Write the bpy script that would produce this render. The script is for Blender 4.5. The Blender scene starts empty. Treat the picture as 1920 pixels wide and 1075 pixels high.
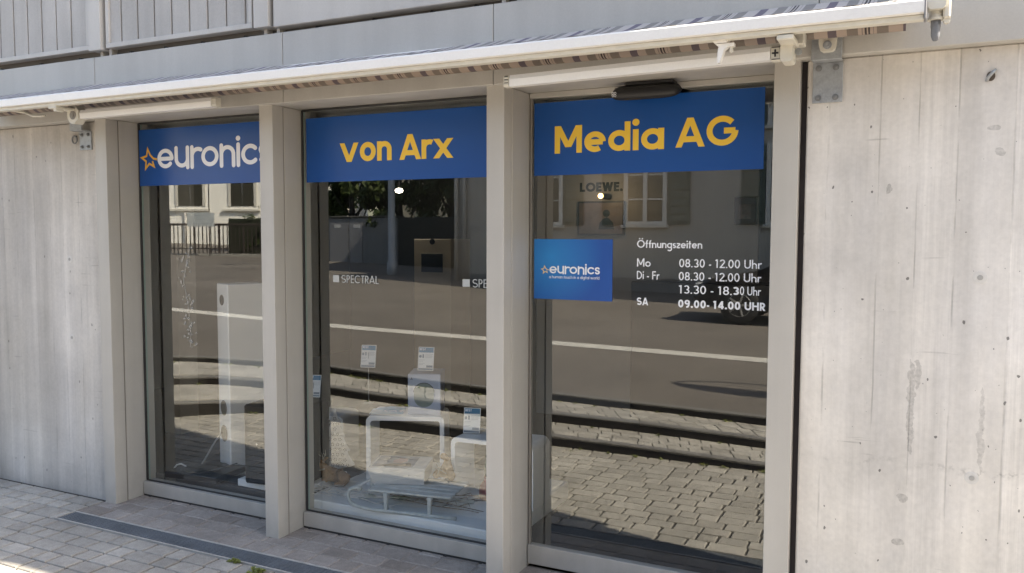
import bpy, math, random
from mathutils import Vector, Matrix
random.seed(7)
SC = bpy.context.scene
COL = SC.collection
R = math.radians
# ---------------------------------------------------------------- camera
cd = bpy.data.cameras.new('camera'); cam = bpy.data.objects.new('camera', cd); COL.objects.link(cam)
cd.sensor_width = 36.0; cd.lens = 1545.7/1920*36.0; cd.clip_start = 0.05; cd.clip_end = 2000
yaw, pitch, roll = .455206, .0643442, .00316243
_f = Vector((-math.sin(yaw), math.cos(yaw), 0)); _r = Vector((math.cos(yaw), math.sin(yaw), 0)); _u = Vector((0, 0, 1))
_f2 = _f*math.cos(pitch)-_u*math.sin(pitch); _u2 = _u*math.cos(pitch)+_f*math.sin(pitch)
_r3 = _r*math.cos(roll)+_u2*math.sin(roll); _u3 = -_r*math.sin(roll)+_u2*math.cos(roll)
M = Matrix((_r3, _u3, -_f2)).transposed().to_4x4(); M.translation = Vector((0, -3.5567, 1.75))
cam.matrix_world = M; SC.camera = cam
# ---------------------------------------------------------------- light
SUN_AZ = math.atan2(1.0, .19); SUN_EL = R(45)
w = bpy.data.worlds.new('World'); SC.world = w; w.use_nodes = True
nt = w.node_tree; bg = nt.nodes['Background']
sky = nt.nodes.new('ShaderNodeTexSky'); sky.sky_type = 'NISHITA'; sky.sun_disc = False
sky.sun_elevation = SUN_EL; sky.sun_rotation = SUN_AZ; sky.air_density = 1.0; sky.dust_density = 1.5; sky.ozone_density = 1.0
nt.links.new(sky.outputs[0], bg.inputs[0]); bg.inputs[1].default_value = .125
sd = bpy.data.lights.new('sun', 'SUN'); sd.energy = 3.9; sd.angle = R(.5); sd.color = (1, .95, .87)
sun = bpy.data.objects.new('sun', sd); COL.objects.link(sun)
sv = Vector((math.sin(SUN_AZ)*math.cos(SUN_EL), math.cos(SUN_AZ)*math.cos(SUN_EL), math.sin(SUN_EL)))
sun.rotation_euler = sv.to_track_quat('Z', 'Y').to_euler(); sun.location = (10, 5, 20)
vs = SC.view_settings; vs.view_transform = 'Standard'; vs.look = 'None'; vs.exposure = 2.05; vs.use_white_balance = True; vs.white_balance_temperature = 7450; vs.white_balance_tint = 11; vs.gamma = 1
SC.cycles.max_bounces = 10; SC.cycles.transparent_max_bounces = 16; SC.cycles.caustics_reflective = False; SC.cycles.caustics_refractive = False

# ---------------------------------------------------------------- materials
MATS = {}
def nn(t, k, **kw):
    n = t.nodes.new(k)
    for a, b in kw.items():
        if a in n.inputs: n.inputs[a].default_value = b
        else: setattr(n, a, b)
    return n
def base(name):
    m = bpy.data.materials.new(name); m.use_nodes = True; t = m.node_tree
    return m, t, t.nodes['Principled BSDF']
def mk(name, col, rough=.5, var=.12, scale=6, metal=0., bump=0., bscale=60, fine=.0, spec=.5, streak=0., splash=0.):
    """painted / plastic / cloth surface with soft dirt variation"""
    if name in MATS: return MATS[name]
    m, t, p = base(name); L = t.links.new
    tc = nn(t, 'ShaderNodeTexCoord')
    nz = nn(t, 'ShaderNodeTexNoise', Scale=scale, Detail=5.0, Roughness=.6); L(tc.outputs['Object'], nz.inputs['Vector'])
    mp = nn(t, 'ShaderNodeMapRange'); mp.inputs[3].default_value = 1-var; mp.inputs[4].default_value = 1+var
    mp.inputs[1].default_value = .25; mp.inputs[2].default_value = .75
    L(nz.outputs[0], mp.inputs[0]); val = mp.outputs[0]
    if fine:
        n2 = nn(t, 'ShaderNodeTexNoise', Scale=bscale*2, Detail=3.0); L(tc.outputs['Object'], n2.inputs['Vector'])
        m2 = nn(t, 'ShaderNodeMapRange'); m2.inputs[1].default_value = .3; m2.inputs[2].default_value = .7; m2.inputs[3].default_value = 1-fine; m2.inputs[4].default_value = 1+fine
        L(n2.outputs[0], m2.inputs[0]); mu = nn(t, 'ShaderNodeMath', operation='MULTIPLY'); L(val, mu.inputs[0]); L(m2.outputs[0], mu.inputs[1]); val = mu.outputs[0]
    if streak:
        mpn = nn(t, 'ShaderNodeMapping'); mpn.inputs['Scale'].default_value = (9, 9, .5); L(tc.outputs['Object'], mpn.inputs[0])
        n3 = nn(t, 'ShaderNodeTexNoise', Scale=1.0, Detail=4.0); L(mpn.outputs[0], n3.inputs['Vector'])
        m3 = nn(t, 'ShaderNodeMapRange'); m3.inputs[1].default_value = .3; m3.inputs[2].default_value = .7; m3.inputs[3].default_value = 1-streak; m3.inputs[4].default_value = 1+streak
        L(n3.outputs[0], m3.inputs[0]); mu = nn(t, 'ShaderNodeMath', operation='MULTIPLY'); L(val, mu.inputs[0]); L(m3.outputs[0], mu.inputs[1]); val = mu.outputs[0]
    if splash:   # dried splash dirt on the lowest part, with a ragged upper edge
        sz = nn(t, 'ShaderNodeSeparateXYZ'); L(tc.outputs['Object'], sz.inputs[0]); ns = nn(t, 'ShaderNodeTexNoise', Scale=11.0, Detail=5.0); L(tc.outputs['Object'], ns.inputs['Vector'])
        ma = nn(t, 'ShaderNodeMath', operation='MULTIPLY_ADD'); L(ns.outputs[0], ma.inputs[0]); ma.inputs[1].default_value = .34; L(sz.outputs[2], ma.inputs[2])
        ms = nn(t, 'ShaderNodeMapRange'); L(ma.outputs[0], ms.inputs[0])
        for i, q in enumerate((.16, .36, 1-splash, 1.0)): ms.inputs[i+1].default_value = q
        mu = nn(t, 'ShaderNodeMath', operation='MULTIPLY'); L(val, mu.inputs[0]); L(ms.outputs[0], mu.inputs[1]); val = mu.outputs[0]
    vm = nn(t, 'ShaderNodeVectorMath', operation='SCALE'); vm.inputs[0].default_value = col[:3]; L(val, vm.inputs['Scale'])
    L(vm.outputs[0], p.inputs['Base Color'])
    p.inputs['Roughness'].default_value = rough; p.inputs['Metallic'].default_value = metal
    p.inputs['Specular IOR Level'].default_value = spec
    if bump:
        nb = nn(t, 'ShaderNodeTexNoise', Scale=bscale, Detail=4.0); L(tc.outputs['Object'], nb.inputs['Vector'])
        b = nn(t, 'ShaderNodeBump', Strength=bump, Distance=.004); L(nb.outputs[0], b.inputs['Height']); L(b.outputs[0], p.inputs['Normal'])
    MATS[name] = m; return m
def emit(name, col, s):
    m, t, p = base(name); p.inputs['Base Color'].default_value = (*col, 1); p.inputs['Emission Color'].default_value = (*col, 1); p.inputs['Emission Strength'].default_value = s
    return m
def glass_mat(name, tint=(.98, 1.0, .995), k=4.0):
    m, t, p = base(name); L = t.links.new; t.nodes.remove(p)
    g = nn(t, 'ShaderNodeNewGeometry'); d = nn(t, 'ShaderNodeVectorMath', operation='DOT_PRODUCT')
    L(g.outputs['Incoming'], d.inputs[0]); L(g.outputs['Normal'], d.inputs[1])
    def mth(op, a, b=None):
        n = nn(t, 'ShaderNodeMath', operation=op)
        for i, q in enumerate((a, b)):
            if q is None: continue
            if isinstance(q, (int, float)): n.inputs[i].default_value = q
            else: L(q, n.inputs[i])
        return n.outputs[0]
    c = mth('ABSOLUTE', d.outputs['Value']); f = mth('POWER', mth('SUBTRACT', 1.0, c), 5.0)
    f = mth('ADD', mth('MULTIPLY', f, .957), .043)
    rr = mth('DIVIDE', mth('MULTIPLY', f, k), mth('ADD', mth('MULTIPLY', f, k-1), 1.0))
    tr = nn(t, 'ShaderNodeBsdfTransparent', Color=(*tint, 1)); gl = nn(t, 'ShaderNodeBsdfGlossy', Roughness=0.0, Color=(.97, 1, .98, 1))
    # very slight waviness of float glass
    tc = nn(t, 'ShaderNodeTexCoord'); nz = nn(t, 'ShaderNodeTexNoise', Scale=1.3, Detail=1.0); L(tc.outputs['Object'], nz.inputs['Vector'])
    b = nn(t, 'ShaderNodeBump', Strength=.08, Distance=.0012); L(nz.outputs[0], b.inputs['Height']); L(b.outputs[0], gl.inputs['Normal'])
    mx = nn(t, 'ShaderNodeMixShader'); L(rr, mx.inputs[0]); L(tr.outputs[0], mx.inputs[1]); L(gl.outputs[0], mx.inputs[2])
    L(mx.outputs[0], t.nodes['Material Output'].inputs[0]); return m
def concrete_mat(name, tone, marks=(), streak_lo=.86, pitk=.66, pitg=.40, gk=1.):
    """board-marked cast concrete: vertical boards, grain, seams, air holes"""
    m, t, p = base(name); L = t.links.new
    def mth(op, a, b=None, c=None, clamp=False):
        n = nn(t, 'ShaderNodeMath', operation=op); n.use_clamp = clamp
        for i, q in enumerate((a, b, c)):
            if q is None: continue
            if isinstance(q, (int, float)): n.inputs[i].default_value = q
            else: L(q, n.inputs[i])
        return n.outputs[0]
    def rng(v, a, b, c, d):
        n = nn(t, 'ShaderNodeMapRange'); L(v, n.inputs[0])
        for i, q in enumerate((a, b, c, d)): n.inputs[i+1].default_value = q
        return n.outputs[0]
    tc = nn(t, 'ShaderNodeTexCoord'); sp = nn(t, 'ShaderNodeSeparateXYZ'); L(tc.outputs['Object'], sp.inputs[0])
    x, y, z = sp.outputs
    def noise(scl, sx, sy, sz, det=5., rough=.6):
        mpn = nn(t, 'ShaderNodeMapping'); mpn.inputs['Scale'].default_value = (sx, sy, sz); L(tc.outputs['Object'], mpn.inputs[0])
        n = nn(t, 'ShaderNodeTexNoise', Scale=scl, Detail=det, Roughness=rough); L(mpn.outputs[0], n.inputs['Vector']); return n.outputs[0]
    wob = noise(1.2, 1, 1, 1, 3.)
    xb = mth('DIVIDE', mth('ADD', mth('ADD', x, mth('MULTIPLY', wob, .012)), mth('MULTIPLY', mth('SINE', mth('MULTIPLY', x, 11.0)), .022)), .158); fl = mth('FLOOR', xb); fr = mth('SUBTRACT', xb, fl)
    wn = nn(t, 'ShaderNodeTexWhiteNoise', noise_dimensions='1D'); L(fl, wn.inputs['W']); brd = wn.outputs['Value']
    seam = mth('MINIMUM', fr, mth('SUBTRACT', 1.0, fr)); seam_n = noise(2.2, 9, 9, 1.6)
    seamd = mth('MULTIPLY', rng(seam, .0, .03, 1, 0), rng(seam_n, .44, .60, 0.0, .9))
    grain = noise(1.0, 85, 85, 2.2, 5., .65); streak = noise(1.0, 7.5, 7.5, .42, 4.); cloud = noise(1.7, 1, 1, 1, 6.); fine = noise(55, 1, 1, 1, 3.)
    # cross scratches
    hz = noise(1.0, 3, 3, 46, 2.); hz2 = mth('MULTIPLY', rng(hz, .68, .73, 0, 1), rng(noise(2.6, 1, 1, 1), .5, .6, 0, 1))
    v = mth('ADD', 1.0, mth('MULTIPLY', mth('SUBTRACT', brd, .5), .12))
    v = mth('MULTIPLY', v, rng(streak, .3, .7, streak_lo, 1.08)); v = mth('MULTIPLY', v, rng(cloud, .3, .7, .84, 1.12))
    v = mth('MULTIPLY', v, mth('ADD', 1.0, mth('MULTIPLY', rng(grain, .3, .7, -.055*gk, .045*gk), rng(brd, .35, .9, .5, 2.2)))); v = mth('MULTIPLY', v, rng(fine, .3, .7, .95, 1.04))
    v = mth('MULTIPLY', v, mth('SUBTRACT', 1.0, mth('MULTIPLY', seamd, .30))); v = mth('MULTIPLY', v, mth('SUBTRACT', 1.0, mth('MULTIPLY', hz2, .22)))
    def pits(scale, thr, gate_s, g0, g1):
        vo = nn(t, 'ShaderNodeTexVoronoi', Scale=scale); 
        mpn = nn(t, 'ShaderNodeMapping'); mpn.inputs['Scale'].default_value = (1.15, 1, .85); L(tc.outputs['Object'], mpn.inputs[0])
        nzw = nn(t, 'ShaderNodeTexNoise', Scale=60.0); L(tc.outputs['Object'], nzw.inputs['Vector'])
        ad = nn(t, 'ShaderNodeVectorMath', operation='MULTIPLY_ADD'); L(nzw.outputs['Color'], ad.inputs[0]); ad.inputs[1].default_value = (.012, .012, .012); L(mpn.outputs[0], ad.inputs[2])
        L(ad.outputs[0], vo.inputs['Vector'])
        sc = nn(t, 'ShaderNodeSeparateColor'); L(vo.outputs['Color'], sc.inputs[0])
        return mth('MULTIPLY', mth('LESS_THAN', vo.outputs['Distance'], mth('MULTIPLY', sc.outputs[1], thr)), mth('GREATER_THAN', sc.outputs[0], gate_s))
    pit = mth('MAXIMUM', pits(13, .145, pitg, 0, 1), mth('MAXIMUM', pits(34, .26, .58+.45*pitg, 0, 1), pits(5.2, .062, .5, 0, 1)))
    v = mth('MULTIPLY', v, mth('SUBTRACT', 1.0, mth('MULTIPLY', pit, pitk)))
    jn = mth('ABSOLUTE', mth('SUBTRACT', mth('ADD', z, mth('MULTIPLY', mth('SUBTRACT', noise(5, 1, 1, 1, 6.), .5), .10)), .835))
    v = mth('MULTIPLY', v, mth('SUBTRACT', 1.0, mth('MULTIPLY', mth('MULTIPLY', rng(jn, .0, .022, 1, 0), mth('MULTIPLY', rng(noise(38, 1, 1, 1), .48, .60, 0, 1), rng(noise(3.1, 1, 1, 1), .4, .6, .2, 1))), .34 if marks else .0)))
    # damp dirt near the foot
    foot = rng(mth('ADD', z, mth('MULTIPLY', cloud, .25)), .12, .34, .80, 1.0); v = mth('MULTIPLY', v, foot)
    rough_h = None
    for (mx, mz, ax, az, dk) in marks:
        dx = mth('DIVIDE', mth('ADD', mth('SUBTRACT', x, mx), mth('MULTIPLY', mth('SUBTRACT', noise(26, 1, 1, 1), .5), .045)), ax); dz = mth('DIVIDE', mth('SUBTRACT', z, mz), az)
        e = mth('LESS_THAN', mth('ADD', mth('MULTIPLY', dx, dx), mth('MULTIPLY', dz, dz)), 1.0)
        e = mth('MULTIPLY', e, rng(noise(70, 1, 1, 1), .35, .6, .35, 1.0))
        v = mth('MULTIPLY', v, mth('SUBTRACT', 1.0, mth('MULTIPLY', e, dk)))
    hue = nn(t, 'ShaderNodeMix', data_type='RGBA'); L(rng(noise(.9, 1.6, 1.6, .5), .35, .65, 0, 1), hue.inputs[0])
    hue.inputs[6].default_value = (tone[0], tone[1]*.985, tone[2]*.95, 1); hue.inputs[7].default_value = (tone[0]*.965, tone[1]*.97, tone[2]*.985, 1)
    vm = nn(t, 'ShaderNodeVectorMath', operation='SCALE'); L(hue.outputs[2], vm.inputs[0]); L(v, vm.inputs['Scale']); L(vm.outputs[0], p.inputs['Base Color'])
    p.inputs['Roughness'].default_value = .85; p.inputs['Specular IOR Level'].default_value = .25
    h = mth('SUBTRACT', mth('ADD', mth('MULTIPLY', grain, .35), mth('MULTIPLY', brd, .8)), mth('ADD', mth('MULTIPLY', seamd, 1.0), mth('MULTIPLY', pit, 2.2)))
    b = nn(t, 'ShaderNodeBump', Strength=.55, Distance=.004); L(h, b.inputs['Height']); L(b.outputs[0], p.inputs['Normal'])
    return m
def paver_mat(name, c1, c2, sat=1.):
    m, t, p = base(name); L = t.links.new
    at = nn(t, 'ShaderNodeAttribute', attribute_name='shade'); tc = nn(t, 'ShaderNodeTexCoord')
    mx = nn(t, 'ShaderNodeMix', data_type='RGBA'); mx.inputs[6].default_value = (*c1, 1); mx.inputs[7].default_value = (*c2, 1); L(at.outputs['Fac'], mx.inputs[0])
    v = None
    for s, a, b in ((2.2, .78, 1.18), (26, .86, 1.12), (150, .80, 1.18)):
        nz = nn(t, 'ShaderNodeTexNoise', Scale=float(s), Detail=4.0, Roughness=.65); L(tc.outputs['Object'], nz.inputs['Vector'])
        mr = nn(t, 'ShaderNodeMapRange'); L(nz.outputs[0], mr.inputs[0])
        for i, q in enumerate((.3, .7, a, b)): mr.inputs[i+1].default_value = q
        if v is None: v = mr.outputs[0]
        else:
            mu = nn(t, 'ShaderNodeMath', operation='MULTIPLY'); L(v, mu.inputs[0]); L(mr.outputs[0], mu.inputs[1]); v = mu.outputs[0]
    vm = nn(t, 'ShaderNodeVectorMath', operation='SCALE'); L(mx.outputs[2], vm.inputs[0]); L(v, vm.inputs['Scale']); L(vm.outputs[0], p.inputs['Base Color'])
    p.inputs['Roughness'].default_value = .88; p.inputs['Specular IOR Level'].default_value = .2
    nb = nn(t, 'ShaderNodeTexNoise', Scale=90.0, Detail=4.0); L(tc.outputs['Object'], nb.inputs['Vector'])
    b = nn(t, 'ShaderNodeBump', Strength=.5, Distance=.003); L(nb.outputs[0], b.inputs['Height']); L(b.outputs[0], p.inputs['Normal'])
    return m
def stripe_mat(name, tint=(1, 1, 1)):
    m, t, p = base(name); L = t.links.new
    tc = nn(t, 'ShaderNodeTexCoord'); sp = nn(t, 'ShaderNodeSeparateXYZ'); L(tc.outputs['Object'], sp.inputs[0])
    dv = nn(t, 'ShaderNodeMath', operation='MULTIPLY'); L(sp.outputs[0], dv.inputs[0]); dv.inputs[1].default_value = 1/.262
    fr = nn(t, 'ShaderNodeMath', operation='FRACT'); L(dv.outputs[0], fr.inputs[0])
    cr = nn(t, 'ShaderNodeValToRGB'); cr.color_ramp.interpolation = 'CONSTANT'; L(fr.outputs[0], cr.inputs[0])
    lt, gr, pu, dk = (.44, .42, .41), (.22, .215, .21), (.14, .13, .17), (.06, .055, .06)
    stops = [(0, pu), (.12, lt), (.26, gr), (.41, lt), (.46, gr), (.47, lt), (.50, dk), (.525, lt), (.545, dk), (.57, lt), (.61, gr), (.62, lt), (.66, gr), (.81, lt)]
    el = cr.color_ramp.elements
    el[0].position = 0; el[0].color = (*[a*b for a, b in zip(stops[0][1], tint)], 1); el[1].position = .12; el[1].color = (*[a*b for a, b in zip(stops[1][1], tint)], 1)
    for ps, c in stops[2:]:
        e = el.new(ps); e.color = (*[a*b for a, b in zip(c, tint)], 1)
    L(cr.outputs[0], p.inputs['Base Color']); p.inputs['Roughness'].default_value = .9
    return m
def leaf_mat(name, a, b):
    m, t, p = base(name); L = t.links.new
    at = nn(t, 'ShaderNodeAttribute', attribute_name='shade')
    mx = nn(t, 'ShaderNodeMix', data_type='RGBA'); mx.inputs[6].default_value = (*a, 1); mx.inputs[7].default_value = (*b, 1); L(at.outputs['Fac'], mx.inputs[0])
    L(mx.outputs[2], p.inputs['Base Color']); p.inputs['Roughness'].default_value = .6
    tl = nn(t, 'ShaderNodeBsdfTranslucent'); L(mx.outputs[2], tl.inputs[0]); ms = nn(t, 'ShaderNodeMixShader'); ms.inputs[0].default_value = .35
    L(p.outputs[0], ms.inputs[1]); L(tl.outputs[0], ms.inputs[2]); L(ms.outputs[0], t.nodes['Material Output'].inputs[0])
    return m

# ---------------------------------------------------------------- mesh helpers
class MB:
    def __init__(s): s.v = []; s.f = []; s.c = []
    def add(s, vs, fs, c=None):
        o = len(s.v); s.v += [tuple(q) for q in vs]; s.f += [tuple(i+o for i in f) for f in fs]; s.c += [(.5 if c is None else c)]*len(vs); return s
    def box(s, a, b, bev=.003, rz=0, piv=None, c=None):
        x0, x1 = sorted((a[0], b[0])); y0, y1 = sorted((a[1], b[1])); z0, z1 = sorted((a[2], b[2]))
        bev = min(bev, (x1-x0)*.45, (y1-y0)*.45, (z1-z0)*.45); vs = []; idx = {}
        for ix, X in ((0, x0), (1, x1)):
            for iy, Y in ((0, y0), (1, y1)):
                for iz, Z in ((0, z0), (1, z1)):
                    dx, dy, dz = (bev if not ix else -bev), (bev if not iy else -bev), (bev if not iz else -bev)
                    for ax in range(3):
                        idx[ix, iy, iz, ax] = len(vs)
                        vs.append((X+(0 if ax == 0 else dx), Y+(0 if ax == 1 else dy), Z+(0 if ax == 2 else dz)))
        I = lambda x, y, z, a: idx[x, y, z, a]
        fs = []
        fs.append((I(0,0,0,0), I(0,0,1,0), I(0,1,1,0), I(0,1,0,0))); fs.append((I(1,0,0,0), I(1,1,0,0), I(1,1,1,0), I(1,0,1,0)))
        fs.append((I(0,0,0,1), I(1,0,0,1), I(1,0,1,1), I(0,0,1,1))); fs.append((I(0,1,0,1), I(0,1,1,1), I(1,1,1,1), I(1,1,0,1)))
        fs.append((I(0,0,0,2), I(0,1,0,2), I(1,1,0,2), I(1,0,0,2))); fs.append((I(0,0,1,2), I(1,0,1,2), I(1,1,1,2), I(0,1,1,2)))
        for y in (0, 1):
            for z in (0, 1): fs.append((I(0,y,z,1), I(1,y,z,1), I(1,y,z,2), I(0,y,z,2)))
            for x in (0, 1): fs.append((I(x,y,0,0), I(x,y,1,0), I(x,y,1,1), I(x,y,0,1)))
        for x in (0, 1):
            for z in (0, 1): fs.append((I(x,0,z,0), I(x,1,z,0), I(x,1,z,2), I(x,0,z,2)))
            for y in (0, 1):
                for z in (0, 1): fs.append((I(x,y,z,0), I(x,y,z,1), I(x,y,z,2)))
        if rz:
            pv = piv or ((x0+x1)/2, (y0+y1)/2); cs, sn = math.cos(rz), math.sin(rz)
            vs = [(pv[0]+(q[0]-pv[0])*cs-(q[1]-pv[1])*sn, pv[1]+(q[0]-pv[0])*sn+(q[1]-pv[1])*cs, q[2]) for q in vs]
        return s.add(vs, fs, c)
    def tube(s, pts, r, n=10, cap=True, closed=False, c=None):
        pts = [Vector(p) for p in pts]; m = len(pts); rs = r if isinstance(r, (list, tuple)) else [r]*m; vs = []; fs = []
        up = None
        for i, p in enumerate(pts):
            a = pts[(i-1) % m] if (i or closed) else p; b = pts[(i+1) % m] if (i < m-1 or closed) else p
            t = (b-a).normalized()
            if up is None: up = Vector((0, 0, 1)) if abs(t.z) < .9 else Vector((1, 0, 0))
            u = (up-t*up.dot(t)); u = u.normalized() if u.length > 1e-6 else Vector((1, 0, 0)); wv = t.cross(u); up = u
            for k in range(n):
                an = 2*math.pi*k/n; vs.append(p+u*math.cos(an)*rs[i]+wv*math.sin(an)*rs[i])
        for i in range(m if closed else m-1):
            for k in range(n):
                j = (i+1) % m; fs.append((i*n+k, i*n+(k+1) % n, j*n+(k+1) % n, j*n+k))
        if cap and not closed: fs.append(tuple(range(n))[::-1]); fs.append(tuple((m-1)*n+k for k in range(n)))
        return s.add(vs, fs, c)
    def prism(s, poly, axis, a, b, c=None):
        """polygon in the two other axes, extruded along axis 0/1/2"""
        def mkp(q, v): 
            l = list(q); l.insert(axis, v); return tuple(l)
        n = len(poly); vs = [mkp(q, a) for q in poly]+[mkp(q, b) for q in poly]
        fs = [tuple(range(n)), tuple(range(2*n-1, n-1, -1))]+[(i, (i+1) % n, n+(i+1) % n, n+i) for i in range(n)]
        return s.add(vs, fs, c)
    def lathe(s, prof, o=(0, 0, 0), n=20, axis=2, c=None, cap=True):
        vs = []; fs = []; m = len(prof)
        for (r, h) in prof:
            for k in range(n):
                a = 2*math.pi*k/n; q = [r*math.cos(a), r*math.sin(a)]; q.insert(axis, h); vs.append((q[0]+o[0], q[1]+o[1], q[2]+o[2]))
        for i in range(m-1):
            for k in range(n): fs.append((i*n+k, i*n+(k+1) % n, (i+1)*n+(k+1) % n, (i+1)*n+k))
        if cap:
            if prof[0][0] > 1e-6: fs.append(tuple(range(n))[::-1])
            if prof[-1][0] > 1e-6: fs.append(tuple((m-1)*n+k for k in range(n)))
        return s.add(vs, fs, c)
    def quad(s, a, b, c_, d, c=None): return s.add([a, b, c_, d], [(0, 1, 2, 3)], c)
    def xf(s, fn): s.v = [tuple(fn(Vector(q))) for q in s.v]; return s
    def build(s, name, mat, parent=None, smooth=False, local=False, shade=False):
        me = bpy.data.meshes.new(name); vs = s.v
        if parent is not None and not local:
            root = parent
            while root.parent: root = root.parent
            inv = WM.get(root.name, Matrix()).inverted(); vs = [tuple(inv @ Vector(q)) for q in vs]
        me.from_pydata(vs, [], s.f); me.materials.append(mat)
        if shade:
            at = me.attributes.new('shade', 'FLOAT', 'POINT'); at.data.foreach_set('value', s.c)
        if smooth: me.polygons.foreach_set('use_smooth', [True]*len(me.polygons))
        me.validate(); me.update()
        o = bpy.data.objects.new(name, me); COL.objects.link(o)
        if parent is not None: o.parent = parent
        return o
WM = {}
def tag(o, label, cat, group=None, kind=None):
    o['label'] = label; o['category'] = cat
    if group: o['group'] = group
    return o
def thing(name, label, cat, loc=(0, 0, 0), rz=0, group=None):
    o = bpy.data.objects.new(name, None); COL.objects.link(o); o.location = loc; o.rotation_euler = (0, 0, rz); o.empty_display_size = .1
    WM[o.name] = Matrix.Translation(loc) @ Matrix.Rotation(rz, 4, 'Z'); tag(o, label, cat, group); return o
def struct(o): o['kind'] = 'structure'; return o
def dup(o, loc, rz=0, label=None):
    def rec(a, par):
        c = a.copy(); COL.objects.link(c)
        if par: c.parent = par
        for ch in list(a.children): rec(ch, c)
        return c
    c = rec(o, None); c.location = loc; c.rotation_euler = (0, 0, rz); c.scale = (1, 1, 1)
    if label: c['label'] = label
    return c
def arc(cx, cy, rx, ry, a0, a1, n=None):
    n = n or max(4, int(abs(a1-a0)/9)); return [(cx+rx*math.cos(R(a0+(a1-a0)*i/n)), cy+ry*math.sin(R(a0+(a1-a0)*i/n))) for i in range(n+1)]
def rrect(x0, y0, x1, y1, r, n=6):
    return arc(x1-r, y0+r, r, r, -90, 0, n)+arc(x1-r, y1-r, r, r, 0, 90, n)+arc(x0+r, y1-r, r, r, 90, 180, n)+arc(x0+r, y0+r, r, r, 180, 270, n)

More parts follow.
